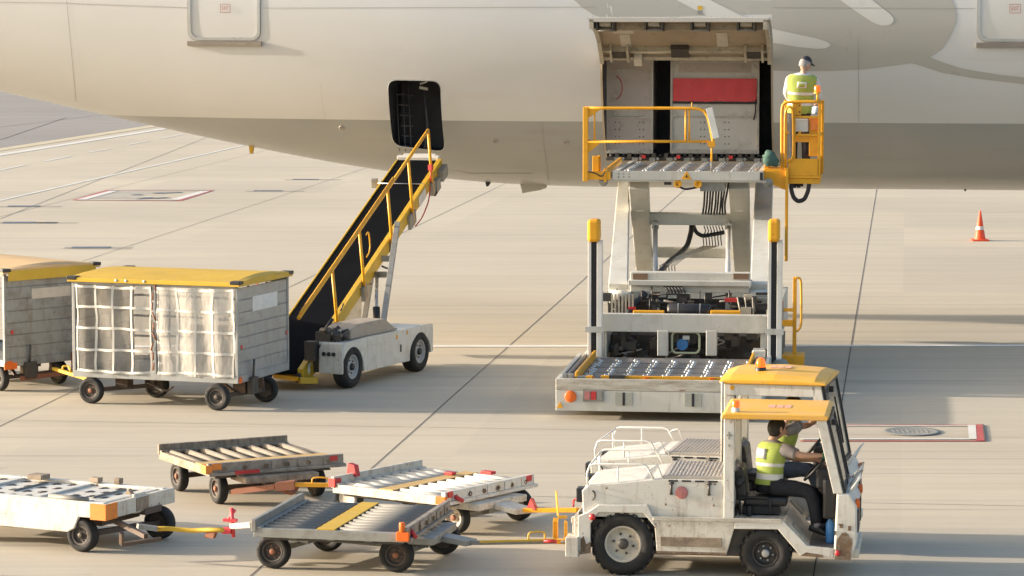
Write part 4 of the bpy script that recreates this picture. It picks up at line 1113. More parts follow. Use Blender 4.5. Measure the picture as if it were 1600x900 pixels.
for u0, u1 in ((950, 990), (1162, 1203)): q0, q1 = LP(u0, 461, 5.2), LP(u1, 461, 5.2); b.cyl(q0, q1, .085, 18)
b.build('pivot_tube', M['loader_white'], ld)
for u, s in ((1001, 1), (1155, 1)):
    q = LP(u, 327, 8.95); b = MB(); b.bb(q.x-.06, q.x+.07, q.y-.1, q.y, q.z-.03, q.z+.03); b.bb(q.x-.07, q.x-.01, q.y-.1, q.y, q.z+.02, q.z+.13); b.build('arm_bracket', M['loader_white'], ld)
b = MB(); lbox(b, 1014, 333.5, 1146, 351.5, 9.3, .2); b.build('cross_beam', M['loader_white'], ld, bevel=.02)
b = MB(); lbox(b, 1018, 388, 1152, 402.5, 10.5, .2); b.build('cross_beam', M['loader_white'], ld, bevel=.02)
for u in (1024, 1138):
    p1, p2 = LP(u, 352, 9.2), LP(u, 428, 6.2); b = MB(); b.cyl(p1, p2, .042, 14); q = b.build('lift_cylinder', M['rod'], ld)
    b = MB(); b.cyl(p1+V(0, 0, .04), p1.lerp(p2, .05), .06, 12); b.build('cylinder_eye', M['loader_white'], q)
# hoses
b = MB()
for k in range(9):
    u = 1101+k*4.4; limb(b, [LP(u+2, 284, 8.3), LP(u, 300, 8.3), LP(u-2+random.uniform(-2, 2), 318, 8.9), LP(u-3, 334, 9.3)], [.018]*4, 7)
b.build('hose_bundle', M['black'], ld)
b = MB()
limb(b, [LP(1081, 352, 9.4), LP(1080, 362, 9.3), LP(1074, 385, 8.8), LP(1060, 398, 8), LP(1046, 408, 7), LP(1032, 424, 6)], [.045]*6, 10)
limb(b, [LP(1083, 352, 9.4), LP(1088, 364, 9.4), LP(1098, 369, 9.4), LP(1110, 367, 9.4), LP(1132, 363, 9.4)], [.035]*5, 8)
for k in range(7): limb(b, [LP(1100+k*4.6, 353, 9.4), LP(1103+k*4.6, 362, 9.3), LP(1098+k*4.6, 368, 9.3), LP(1100+k*4.6, 384, 9.2)], [.01]*4, 6)
for k in range(6): limb(b, [LP(1031+k*4.6, 415, 6.4), LP(1032+k*4.6, 426, 6.2)], [.008]*2, 6)
limb(b, [LP(1008, 458, 5.0), LP(996, 470, 4.9), LP(984, 482, 4.8), LP(984, 492, 4.5)], [.06]*4, 10)
for k in range(6): limb(b, [LP(1038+k*5, 448, 5.05), LP(1043+k*5, 453, 5.0), LP(1046+k*5, 458, 5.0)], [.016]*3, 6)
b.build('hoses', M['black'], ld)
b = MB()
for k in range(6): limb(b, [LP(1100+k*4.6, 384, 9.2), LP(1084+k*3, 391, 8.6), LP(1055+k*3, 402, 7.4), LP(1031+k*4.6, 415, 6.4)], [.009]*4, 6)
b.build('pipe_run', M['hatch_struct'], ld)
# bridge platform
BY = 7.95
q0, q1 = LP(957, 281, BY), LP(1193, 268.5, BY); bz0, bz1 = q0.z, q1.z; bx0, bx1 = q0.x, q1.x; BY1 = 11.15
b = MB(); b.bb(bx0, bx1, BY, BY+.08, bz0, bz1); b.bb(bx0+.02, bx0+.1, BY+.08, BY1, bz0+.02, bz1); b.bb(bx1-.1, bx1-.02, BY+.08, BY1, bz0+.02, bz1); b.bb(bx0+.1, bx1-.1, BY+.4, BY+.5, bz0-.04, bz1-.03)
b.bb(bx0-.05, bx1+.05, BY+.02, BY+.12, bz0-.03, bz0+.0)
b.build('bridge_frame', M['loader_white'], ld, bevel=.006)
b = MB(); b.bb(bx0+.1, bx1-.1, BY+.08, BY1, bz1-.09, bz1-.03); b.build('bridge_deck', M['deck_grey'], ld)
for k in range(8):
    x = bx0+.22+(bx1-bx0-.44)*k/7
    roller_unit(ld, [(x+(.03 if j % 2 else -.01), BY+.25+.17*j) for j in range(16)], bz1-.02, M['chrome'], 'bridge_rollers')
b = MB(); b.prism([(-.09, 0), (.09, 0), (0, .14)], .006, 'xz', BY-.008); o = b.build('warning_triangle', M['yellow'], ld, loc=((bx0+bx1)/2-.02, 0, bz0+.015))
b = MB(); b.beam((0, BY-.012, .03), (0, BY-.012, .085), .018, .004, (0, 1, 0)); b.box((0, BY-.011, .045), (.06, .003, .012)); b.build('triangle_mark', M['black'], o)
b = MB()
for k in range(3):
    for j in range(2): b.lathe((bx0+.1+k*.09, BY-.001, bz0+.05+j*.05), (0, -1, 0), [(.01, 0), (.01, .004), (.001, .004)], 8)
b.build('bolt_heads', M['dark_steel'], ld)
b = MB(); b.bb(bx1-.06, bx1-.01, BY-.005, BY, bz0+.01, bz1-.01); b.build('rubber_buffer', M['black'], ld)
b = MB()
for s in (-1, 1):
    c_ = V((bx0+bx1)/2+s*.17, BY+.05, bz0-.06); b.lathe(c_, (0, -1, 0), [(.07, 0), (.07, .03), (.035, .035), (.03, .01), (.001, .01)], 18)
b.build('sensor_ring', M['yellow'], ld)
b = MB(); limb(b, [V((bx0+bx1)/2-.2, BY+.05, bz0-.08), V((bx0+bx1)/2-.05, BY+.05, bz0-.16), V((bx0+bx1)/2+.15, BY+.05, bz0-.12)], [.02]*3, 6); b.bb((bx0+bx1)/2-.4, (bx0+bx1)/2-.28, BY+.03, BY+.13, bz0-.08, bz0-.02); b.build('cable_loop', M['black'], ld)
b = MB(); b.bb((bx0+bx1)/2+.2, (bx0+bx1)/2+.62, BY+.1, BY+.35, bz0-.19, bz0-.02); b.build('junction_box', M['grey_metal'], ld, bevel=.01)
for xx in (bx0-.16, bx1+.08):
    b = MB(); b.lathe((xx, BY+.1, bz0-.03), (0, -1, -.2), [(.075, 0), (.08, .05), (.07, .06), (.001, .065)], 16); b.build('work_light', M['grey_metal'], ld)
# deck stops on the bridge
b = MB(); q = LP(945, 268, BY+.1)
b.beam(LP(943, 276, BY+.05)+V(0, 0, .05), LP(970, 250, BY1-.9), .04, .1); b.build('side_guide', M['yellow'], ld, bevel=.008)
# left walkway with yellow railing
wl0, wl1 = LP(911, 281, BY), LP(957, 268, BY)
b = MB(); b.bb(wl0.x, bx0-.02, BY+.02, BY1-.6, bz0+.03, bz0+.08); b.build('side_walkway', M['deck_grey'], ld)
b = MB(); b.bb(wl0.x, bx0-.03, BY-.02, BY+.02, bz0-.0, bz0+.14); b.bb(bx0-.14, bx0-.10, BY-.03, BY+.1, bz0-.04, bz0+.2)
pz = LP(913, 167, BY); b.bb(wl0.x, wl0.x+.085, BY-.04, BY+.05, bz0-.03, pz.z)
T = lambda u, v, y=BY: LP(u or 1010, v or 230, y)
b.prism([(T(917, 170).x, T(917, 170).z), (T(940, 170).x, T(940, 170).z), (T(917, 186).x, T(917, 186).z)], .03, 'xz', BY-.01)
b.prism([(T(917, 221).x, T(917, 221).z), (T(938, 224).x, T(938, 224).z), (T(917, 240).x, T(917, 240).z)], .03, 'xz', BY-.01)
b.bb(T(930, 250).x, T(934, 250).x, BY+.5, BY+.54, bz0+.05, T(930, 245).z); b.bb(T(921, 250).x, T(934, 250).x, BY+.5, BY+.53, bz0+.08, T(921, 246).z)
b.build('railing_post', M['yellow'], ld, bevel=.008)
b = MB(); rl = [T(914, 169), T(1060, 169), T(1088, 169.5), T(1100, 172.5), T(1107, 184), T(1113, 215), T(1116, 228)]
limb(b, rl, [.027]*len(rl), 10); b.tube([T(914, 221), T(1108, 221)], .025, 10)
b.tube([T(929, 172), T(929, 220)], .016, 8); b.tube([T(1071.5, 171), T(1071.5, 220)], .019, 8); b.tube([T(1077, 171), T(1077, 219)], .016, 8)
b.tube([T(1112, 222), T(1112, 252)], .017, 8); b.tube([T(1081, 160), T(1081, 169)], .01, 6); b.bb(T(1106, 0).x, T(1117, 0).x, BY-.03, BY+.03, T(0, 229).z, T(0, 220).z)
b.build('railing', M['yellow'], ld)
b = MB(); b.tube([T(1111.5, 252), T(1111.5, 268)], .011, 6); b.build('railing_rod', M['grey_metal'], ld)
b = MB(); q1 = T(1108, 169, BY-.06); q2 = T(1119, 216, BY-.06); d = (q2-q1).normalized(); b.beam(q1, q2, .11, .02, (0, 1, 0)); b.build('sight_board', M['sticker_white'], ld, bevel=.004)
b = MB(); limb(b, [T(915, 268, BY-.03), T(930, 270, BY-.03), T(940, 277, BY-.03), T(945, 268, BY-.03)], [.01]*4, 6); b.build('cable', M['black'], ld)
# operator cage on the right
CY = 8.35
K = lambda u, v, y=CY: LP(u or 1250, v or 230, y)
cx0, cx1 = K(1222, 270).x, K(1283, 270).x; cz = K(0, 279).z
CD = .85
b = MB(); b.bb(cx0, cx1, CY, CY+CD, cz+.0, cz+.05); b.bb(cx0+.02, cx1-.02, CY+.02, CY+CD, cz-.09, cz-.002); b.build('cage_floor', M['yellow'], ld, bevel=.008)
cf = cz+.05
b = MB(); b.bb(cx0+.1, cx1-.06, CY-.005, CY+.02, cf, K(0, 248).z); b.bb(cx1-.06, cx1-.03, CY, CY+CD, cf, K(0, 248).z); b.build('kick_plate', M['yellow'], ld, bevel=.005)
b = MB()
ctop = K(0, 159).z; cmid = K(0, 211).z; c2_ = K(0, 181).z
for x, y in ((cx1-.06, CY), (cx1-.03, CY+CD-.04), (cx0+.17, CY), (cx0+.0, CY+CD-.04)): b.bb(x, x+.05, y, y+.045, cf, ctop if x > cx0+.1 or y > CY else ctop-.08)
b.bb(cx0+.2, cx1-.06, CY, CY+.04, cmid-.02, cmid+.02); b.bb(cx0+.2, cx1-.06, CY, CY+.04, c2_-.04, c2_-.0)
b.bb(cx1-.05, cx1-.01, CY+.045, CY+CD-.04, cmid-.02, cmid+.02); b.bb(cx0, cx1, CY+CD-.04, CY+CD-.0, cmid-.02, cmid+.02)
b.build('cage_frame', M['yellow'], ld, bevel=.008)
b = MB(); tp = [K(1221.5, 265), K(1221.5, 175), K(1223, 164), K(1229, 159), K(1282, 159)]; limb(b, tp, [.026]*5, 10)
limb(b, [K(1282, 159), K(1282, 159, CY+CD)], [.024]*2, 8); b.tube([K(1282, 159, CY+CD), K(1225, 159, CY+CD)], .024, 8)
limb(b, [K(1226, 262, CY-.03), K(1226.5, 180, CY-.03), K(1229, 169, CY-.03), K(1234, 166, CY-.03), K(1238, 170, CY-.03), K(1239, 182, CY-.03), K(1239.5, 240, CY-.03), K(1237, 250, CY-.03), K(1228, 253, CY-.03)], [.018]*9, 8)
b.build('cage_rail', M['yellow'], ld)
b = MB(); lbb = lambda u0, v0, u1, v1, y0, d: lbox(b, u0, v0, u1, v1, y0, d)
lbb(1238, 161, 1252, 180, CY+.02, .02); b.build('bolt_panel', M['yellow'], ld, bevel=.004)
b = MB(); lbb(1264, 184, 1280, 244, CY+.10, .03); lbb(1241, 210, 1264, 222, CY+.10, .03); b.build('back_panel', M['yellow'], ld, bevel=.004)
b = MB(); lbb(1238, 186, 1263, 206, CY+.06, .14); b.build('control_box', M['loader_white'], ld, bevel=.012)
b = MB(); lbb(1266, 185, 1278, 203, CY+.06, .04); b.build('control_box', M['orange_worn'], ld)
# mast below the cage, support arm
b = MB(); m0, m1 = K(1226, 408, CY-.06), K(1232, 262, CY-.06); b.bb(m0.x, m1.x, CY-.09, CY-.02, m0.z, m1.z)
b.prism([(K(1194, 267).x, K(1194, 267).z), (K(1194, 282).x, K(1194, 282).z), (K(1224, 296).x, K(1224, 296).z), (K(1231, 296).x, K(1231, 296).z), (K(1231, 262).x, K(1231, 262).z), (K(1222, 265).x, K(1222, 265).z)], .06, 'xz', CY-.02)
b.bb(K(1194, 0).x, K(1222, 0).x, CY, CY+.8, K(0, 268).z, K(0, 264).z)
b.build('cage_support', M['yellow'], ld, bevel=.008)
b = MB(); b.prism([(K(1194, 0).x, K(0, 252).z), (K(1201, 0).x, K(0, 250).z), (K(1201, 0).x, K(0, 267).z), (K(1194, 0).x, K(0, 267).z)], .5, 'xz', CY+.1); b.build('side_guide', M['yellow'], ld, bevel=.006)
b = MB(); limb(b, [K(1237, 285, CY+.1), K(1236, 296, CY+.1), K(1240, 309, CY+.1), K(1247, 315, CY+.1), K(1257, 312, CY+.1), K(1263, 298, CY+.1), K(1265, 283, CY+.1)], [.038]*7, 10)
for k in range(8): b.box(K(1237+k*2.2, 287+k % 3*2, CY+.2), (.06, .06, .05))
b.build('power_chain', M['black'], ld)
b = MB(); q = K(1277, 158, CY+.02); b.cyl(q, q+V(0, 0, .13), .018, 8); b.lathe(q+V(0, 0, .13), (0, 0, 1), [(.06, 0), (.06, .02), (.02, .02)], 16); bc = b.build('beacon_stem', M['yellow'], ld)
b = MB(); b.lathe(q+V(0, 0, .15), (0, 0, 1), [(.055, 0), (.055, .09), (.045, .11), (.001, .115)], 18); b.build('beacon', M['beacon'], bc)
b = MB()
for u_ in (1241, 1249):
    for v_ in (165, 175): b.lathe(K(u_, v_, CY+.018), (0, -1, 0), [(.014, 0), (.014, .006), (.001, .007)], 8)
b.build('panel_bolts', M['grime'], ld)
# ladder at the right rear
LY = 3.9
b = MB(); P_ = lambda u, v: LP(u or 1240, v or 500, LY)
b.bb(P_(1238.5, 0).x, P_(1244.5, 0).x, LY, LY+.05, .3, P_(0, 433).z)
limb(b, [P_(1243, 434), P_(1249, 434), P_(1252, 440), P_(1252, 505), P_(1250, 513), P_(1245, 518)], [.02]*6, 8)
b.bb(P_(1222, 0).x, P_(1239, 0).x, LY, LY+.05, P_(0, 487).z, P_(0, 482).z); b.bb(P_(1220, 0).x, P_(1239, 0).x, LY-.02, LY+.06, P_(0, 510).z, P_(0, 500).z)
b.bb(P_(1218, 0).x, P_(1224, 0).x, LY, LY+.05, P_(0, 498).z, P_(0, 470).z)
b.bb(P_(1219, 0).x, P_(1257, 0).x, LY-.25, LY+.3, P_(0, 568).z, P_(0, 553).z)
b.build('ladder', M['yellow'], ld, bevel=.006)
b = MB(); b.cyl(P_(1222, 470), P_(1222, 560), .02, 8); b.bb(P_(1215, 0).x, P_(1226, 0).x, LY+.1, LY+.3, P_(0, 545).z, P_(0, 520).z); b.build('side_piping', M['grey_metal'], ld)
# wheels beneath, outriggers
for x in (-1.15, 1.15):
    for y in (5.0, 9.3): wheel(ld, (x, y, .42), .42, .3, .22, rim='rim_grey', hub='dark_steel', side=-1 if x < 0 else 1, axis=(1, 0, 0))
b = MB(); q = LP(1229, 572, 3.3); b.lathe((q.x-.1, 3.25, .42), (0, -1, 0), [(.001, .05), (.12, .05), (.14, .02), (.14, -.1)], 18); b.build('roller_end', M['grey_metal'], ld)
b = MB(); b.bb(LW-.3, LW-.1, 3.24, 3.6, .35, .68); b.bb(-LW+.1, -LW+.3, 3.24, 3.6, .35, .62); b.build('pivot_block', M['loader_white'], ld, bevel=.02)

# the green bag on the bridge corner
q = LP(1205, 262, BY+.35); b = MB()
secs = []
for k in range(9):
    t_ = k/8; r_ = .125*math.sin(math.pi*min(.95, .22+.7*t_))**.7; secs.append((q+V(.012*math.sin(k*2.2)-.03*t_, 0, .02+.27*t_), r_*(1.05+.08*math.sin(k*3)), r_*.8, (1, 0, 0), (0, 1, 0)))
b.loft(secs, 18)
for v_ in b.b.verts: v_.co += mnoise.noise_vector(v_.co*9)*.022
o = b.build('cloth_bag', M['teal'], None); o.location = LF.o; o.rotation_euler = (0, 0, LF.yaw)
tag(o, 'dark green cloth bag left on the raised platform beside the yellow cage', 'bag')

# the loader operator
hd_ = K(1258, 101, CY+.53); fl = cf
nk = V(hd_.x-.035, CY+.43, hd_.z-.15)
pv = V((cx0+cx1)/2-.06, CY+.50, nk.z-.60)
shl, shr = V(nk.x-.215, nk.y+.02, nk.z-.075), V(nk.x+.215, nk.y+.04, nk.z-.09)
person('person', 'man in dark cap and lime vest standing with his back turned in the yellow cage', LF,
       dict(base=(pv.x, pv.y, fl), pelvis=pv, neck=nk, head=hd_, sh_l=shl, sh_r=shr,
            el_l=V(shl.x-.07, shl.y+.06, shl.z-.27), wr_l=V(shl.x-.0, shl.y+.26, shl.z-.40), el_r=V(shr.x+.06, shr.y+.02, shr.z-.27), wr_r=V(shr.x+.05, shr.y+.22, shr.z-.42),
            hip_l=V(pv.x-.09, pv.y, pv.z-.06), hip_r=V(pv.x+.09, pv.y, pv.z-.06), kn_l=V(pv.x-.10, pv.y+.04, (pv.z+fl)/2-.0), kn_r=V(pv.x+.11, pv.y+.04, (pv.z+fl)/2),
            an_l=V(pv.x-.10, pv.y-.02, fl+.085), an_r=V(pv.x+.12, pv.y, fl+.085)),
       dict(face=(.75, .6, -.38), headup=(.32, .25, 1), hand_l=(.1, .9, -.4), hand_r=(-.1, .9, -.4), palm_l=(0, -.3, -1), palm_r=(0, -.3, -1), hair='hair_grey', cap=True, hair_low=-.45,
            shirt='shirt_white', trousers='navy', sleeve=1.75, toe=(.05, 1, 0), logo=(.16, .10), logo_in=True, width=1.22, hs=1.06))
b = MB(); q = K(1276, 172, CY+.3)
b.box(q, (.12, .16, .14), rot=Matrix.Rotation(.4, 3, 'Z')); 
for v_ in b.b.verts: v_.co += mnoise.noise_vector(v_.co*11)*.03
o = b.build('cloth', mat('pale blue cloth', (.3, .38, .48), .8), None, bevel=.03); o.location = LF.o; o.rotation_euler = (0, 0, LF.yaw)
tag(o, 'small pale blue cloth beside the operator at the right rail of the cage', 'cloth')

# ------------------------------------------------------------ belt loader
w1, w2 = G(552, 606.5), G(657, 581)
yawB = math.degrees(math.atan2(w2.y-w1.y, w2.x-w1.x)); TF = Frame(w1.x, w1.y, yawB); WB = (w2-w1).length
bl = fthing('belt_loader', 'white belt loader truck with a yellow railed black conveyor reaching the small hold door', 'belt loader', TF)
def arch_side(x0, x1, z0, z1, arches, n=14):
    """outline of a side panel with semicircular-topped wheel arches: list of (cx, r)"""
    pts = [(x0, z1), (x0, z0)]
    for cx, r, zc in arches:
        a = []
        for k in range(n+1):
            th = math.pi*(1-k/n); a.append((cx+r*math.cos(th), zc+r*math.sin(th)))
        a[0] = (a[0][0], z0) if z0 < zc else a[0]; 
        if z0 < zc: pts.append((cx-r, z0)); pts += [(cx+r*math.cos(math.pi*(1-k/n)), zc+r*math.sin(math.pi*(1-k/n))) for k in range(n+1)]; pts.append((cx+r, z0))
        else: pts += a
    pts += [(x1, z0), (x1, z1)]
    return pts
TW = 1.75
b = MB()
side = [(-.36, .30), (-.36, .60), (-.25, .745), (WB+.42, .72), (WB+.42, .24)]
def side_poly(scale=0):
    pts = [(-.36, .24), (-.36, .62), (-.22, .735), (.5, .755), (WB+.34, .735), (WB+.44, .66), (WB+.44, .28)]
    # far arch then the belly then near arch
    for cx in (WB, 0):
        arc_ = [(cx+.43*math.cos(R(a)), .28+.36*math.sin(R(a))) for a in range(0, 181, 15)]
        pts += [(cx+.43, .24)]+arc_+[(cx-.43, .24)] if cx else arc_[:-1]+[(-.355, .3)]
    return pts
sp_ = [(-.36, .25), (-.36, .62), (-.22, .735), (.5, .755), (WB+.44, .745), (WB+.47, .715), (WB+.47, .30), (WB+.40, .28)]
sp_ += [(WB+.38*math.cos(R(a)), .30+.32*math.sin(R(a))) for a in range(0, 181, 15)]+[(WB-.38, .22), (.38, .22)]
sp_ += [(.36*math.cos(R(a)), .30+.34*math.sin(R(a))) for a in range(0, 171, 15)]
b.prism(sp_, .06, 'xz', .0); b.build('side_panel', M['white'], bl, bevel=.008)
b = MB(); b.prism(sp_, .06, 'xz', TW-.06); b.build('side_panel', M['white'], bl, bevel=.008)
b = MB(); b.prism([(.06, .25), (.06, .62), (.2, .735), (.46, .735), (.46, .66), (.3, .25)][:0] or [(.0, .25), (.42, .25), (.42, .63), (.36, .735), (.0, .735)], .05, 'yz', -.36); b.build('tail_panel', M['white'], bl, bevel=.02)
b = MB(); b.bb(-.3, WB+.40, .06, .60, .70, .73); b.bb(1.9, WB+.40, .60, TW-.06, .70, .73); b.build('truck_deck', M['white_clean'], bl)
b = MB(); b.bb(WB+.44, WB+.66, .1, TW-.1, .36, .66); b.build('bumper', M['white'], bl, bevel=.01)
b = MB()
for k in range(3): b.lathe((-.365, .15+.085*k, .56), (-1, 0, 0), [(.034, 0), (.034, .012), (.02, .016), (.001, .016)], 12)
b.build('tail_lamp', M['black'], bl)
b = MB(); b.bb(-.25, WB+.3, .35, .58, .25, .66); b.bb(1.9, WB+.3, .58, TW-.2, .3, .66); b.build('chassis', M['dark_steel'], bl)
for x in (0, WB):
    wheel(bl, (x, .10, .335), .335, .22, .19, rim='rim_grey', hub='black', side=-1); wheel(bl, (x, TW-.10, .335), .335, .22, .19, rim='rim_grey', hub='black', side=1)
b = MB()
for x, y in ((.35, .3), (.9, .25), (1.5, .35), (1.9, .3)): b.box((x, y, .737), (.22, .12, .006))
b.build('deck_recess', M['black'], bl)
b = MB(); b.bb(1.62, 1.67, -.006, 0, .40, .52); b.build('door_pull', M['black'], bl)
b = MB(); b.bb(1.48, 1.54, -.005, 0, .62, .69); b.bb(1.86, 1.90, -.005, 0, .66, .72); b.build('warning_label', M['yellow'], bl)
# engine cover, seat box
b = MB(); b.prism([(.15, .88), (1.15, .98), (1.55, .80), (1.55, .74), (.15, .74)][:0] or [(.12, .74), (.12, .90), (.35, .965), (1.3, .965), (1.75, .74)], .46, 'xz', .10); b.build('engine_cover', mat('sun bleached cover', (.36, .31, .25), .6, dirt=.4), bl, bevel=.02)
b = MB(); b.bb(-.2, .22, .30, .56, .735, .88)
for k in range(22): b.cyl((random.uniform(-.2, .2), random.uniform(.1, .5), random.uniform(.74, .9)), (random.uniform(-.2, .25), random.uniform(.1, .55), random.uniform(.74, .95)), random.uniform(.015, .05), 8)
b.bb(-.45, -.3, .44, .62, .45, .75)
b.build('engine', M['dark_steel'], bl)
b = MB()
for k in range(3): b.lathe((-.12+.11*k, .24, .84), (0, 1, 0), [(.05, 0), (.055, .03), (.05, .16), (.001, .16)], 12)
b.build('filter', M['hatch_struct'], bl)
# conveyor: own frame inside the truck's
def BL(p): return TF._l(p)                                  # world -> truck local
ca, cb = V(-3.29, 49.5, .36), V(-1.36, 58.25, 3.10)
cd = cb-ca; cdn = cd.normalized(); ch = Vector((cd.x, cd.y, 0)).normalized(); cl = Vector((-ch.y, ch.x, 0)); cn = cdn.cross(cl)*1.0
if cn.z < 0: cn = -cn
CWD = .74
def cpnt(t_, s_, n_): return BL(ca+cd*t_+cl*s_+cn*n_)          # along, leftwards, normal
def cbeam(b, t0, t1, s0, s1, n0, n1):
    vs = [[b.b.verts.new(cpnt(t_, s_, n_)) for s_, n_ in ((s0, n0), (s1, n0), (s1, n1), (s0, n1))] for t_ in (t0, t1)]
    b.b.faces.new(vs[0][::-1]); b.b.faces.new(vs[1])
    for i in range(4): j = (i+1) % 4; b.b.faces.new((vs[0][i], vs[0][j], vs[1][j], vs[1][i]))
for f in [0]: pass
b = MB(); cbeam(b, -.02, 1.0, -.09, 0, -.2, .03); cbeam(b, -.02, 1.0, CWD, CWD+.03, -.2, .012); cbeam(b, 0, .98, 0, CWD, -.17, -.14)
b.build('conveyor_frame', M['lemon'], bl, bevel=.008)
b = MB(); cbeam(b, -.02, 1.0, .01, CWD-.01, -.06, .0); b.build('conveyor_belt', M['belt'], bl)
b = MB(); cbeam(b, 1.0, 1.012, -.02, CWD+.02, -.2, .06); cbeam(b, 1.01, 1.03, .08, CWD-.05, -.03, .03); b.build('end_roller_cover', M['white_clean'], bl, bevel=.01)
b = MB(); b.tube([cpnt(.86, -.06, .03), cpnt(.86, CWD+.05, .03)], .010, 6); b.build('belt_sensor_bar', M['chrome'], bl)
b = MB(); cbeam(b, .955, .995, -.20, -.09, -.26, -.05); cbeam(b, .915, .945, -.17, -.09, -.34, -.12); cbeam(b, .87, .88, CWD+.09, CWD+.2, -.1, .06)
for t_ in (.9, .74, .58, .37, .19, .72): cbeam(b, t_-.012, t_+.012, -.15, -.09, -.30, -.06)
b.build('side_bracket', M['grey_metal'], bl, bevel=.008)
b = MB(); tps = []
for t_ in (.895, .735, .575, .37, .185):
    p0 = cpnt(t_, -.13, -.30); p1 = cpnt(t_, -.13, .93); b.tube([p0, p1], .027, 8); tps.append(p1)
b.build('handrail_post', M['yellow'], bl)
b = MB(); pe = cpnt(-.03, -.13, .93); b.tube([tps[0]]+tps[1:]+[pe], .03, 10); b.build('handrail', M['yellow'], bl)
b = MB(); b.tube([cpnt(.62, -.13, .98), cpnt(.3, -.13, .97), cpnt(-.02, -.13, .97)], .02, 8)
limb(b, [cpnt(.41, -.13, .7), cpnt(.425, -.13, .7), cpnt(.43, -.13, .62), cpnt(.43, -.13, .42), cpnt(.42, -.13, .34), cpnt(.40, -.13, .34)], [.013]*6, 6)
b.build('grab_rail', M['yellow'], bl)
b = MB(); q = cpnt(.88, -.14, 0); b.tube([q, q+V(0, 0, .22)], .013, 6); b.box(q+V(0, 0, .26), (.08, .07, .10)); limb(b, [cpnt(.87, -.15, -.05), cpnt(.84, -.18, -.22), cpnt(.79, -.16, -.36), cpnt(.74, -.15, -.34)], [.012]*4, 6); b.build('stop_lever', M['red'], bl)
b = MB(); cbeam(b, .80, .855, -.10, -.093, -.2, -.02); b.build('notice_plate', M['sticker_white'], bl)
b = MB(); b.lathe(cpnt(.015, -.095, -.12), BL(ca-cl)-BL(ca), [(.11, 0), (.11, .02), (.06, .03), (.001, .03)], 18); b.build('pulley_cover', M['sticker_white'], bl)
b = MB(); limb(b, [cpnt(.60, -.12, -.2), cpnt(.57, -.12, -.42), cpnt(.54, -.12, -.4), cpnt(.50, -.12, -.2)], [.018]*4, 6); limb(b, [cpnt(.93, -.12, -.2), cpnt(.91, -.14, -.36), cpnt(.9, -.12, -.3)], [.03]*3, 6); b.build('cable', M['black'], bl)
# support legs, ram, cab box
def BG(u, v, yd):                                            # pixel at world depth yd -> truck local
    d = ray(u, v); t_ = yd/d.y; return BL(V(0, 0, CAM_H)+d*t_)
b = MB()
b.beam(BG(568, 506, 52.7), BG(588, 385, 55.2), .09, .07); b.beam(BG(599, 503, 51.7), BG(621, 349, 54.6), .09, .08)
b.beam(BG(585, 404, 54.0), BG(611, 404, 54.0), .06, .10); b.beam(BG(579, 429, 53.6), BG(606, 429, 53.4), .06, .10)
b.build('lift_leg', M['grey_metal'], bl, bevel=.006)
b = MB(); b.tube([BG(589, 508, 52.2), BG(588, 480, 52.3)], .06, 12); b.build('lift_ram', M['black'], bl)
b = MB(); b.tube([BG(588, 482, 52.3), BG(589, 430, 53.5)], .03, 10); b.build('ram_rod', M['chrome'], bl)
b = MB(); q = BG(556, 492, 51.6); q2 = BG(563, 442, 51.6)
pts = [BG(*p_, 53.9) for p_ in ((538, 432), (558, 440), (567, 455), (564, 508), (520, 508), (520, 470))]
n_ = BL(V(-.5, .9, 0))-BL(V(0, 0, 0)); fA = [b.b.verts.new(p) for p in pts]; fB = [b.b.verts.new(p+n_.normalized()*.6) for p in pts]
b.b.faces.new(fA); b.b.faces.new(fB[::-1])
for i in range(len(pts)): j = (i+1) % len(pts); b.b.faces.new((fA[i], fB[i], fB[j], fA[j]))
b.build('driver_box', M['white'], bl, bevel=.01)
b = MB(); b.beam(BG(470, 585, 49.6), BG(500, 560, 49.9), .25, .16); b.beam(BG(462, 592, 49.5), BG(490, 592, 49.6), .5, .10); b.build('rear_frame', M['lemon'], bl, bevel=.01)
b = MB(); b.lathe(BG(474, 588, 49.4), (0, 1, 0), [(.001, 0), (.1, 0), (.11, .03), (.11, .1), (.001, .1)], 18); b.tube([BG(505, 520, 50.2), BG(520, 498, 50.2)], .03, 8); b.tube([BG(532, 486, 50.6), BG(537, 474, 50.6)], .012, 6); b.build('caster', M['black'], bl)
b = MB(); q = BG(402, 433, 50.6); b.lathe(q, (0, 0, 1), [(.04, 0), (.04, .06), (.03, .075), (.001, .078)], 14); b.cyl(q-V(0, 0, 1.0), q, .014, 8); b.build('beacon', M['orange'], bl)
b = MB(); b.beam(BG(466, 602, 49.3)+V(0, 0, .1), BG(430, 597, 49.5)+V(0, 0, .1), .12, .06); b.build('tow_plate', M['yellow'], bl)
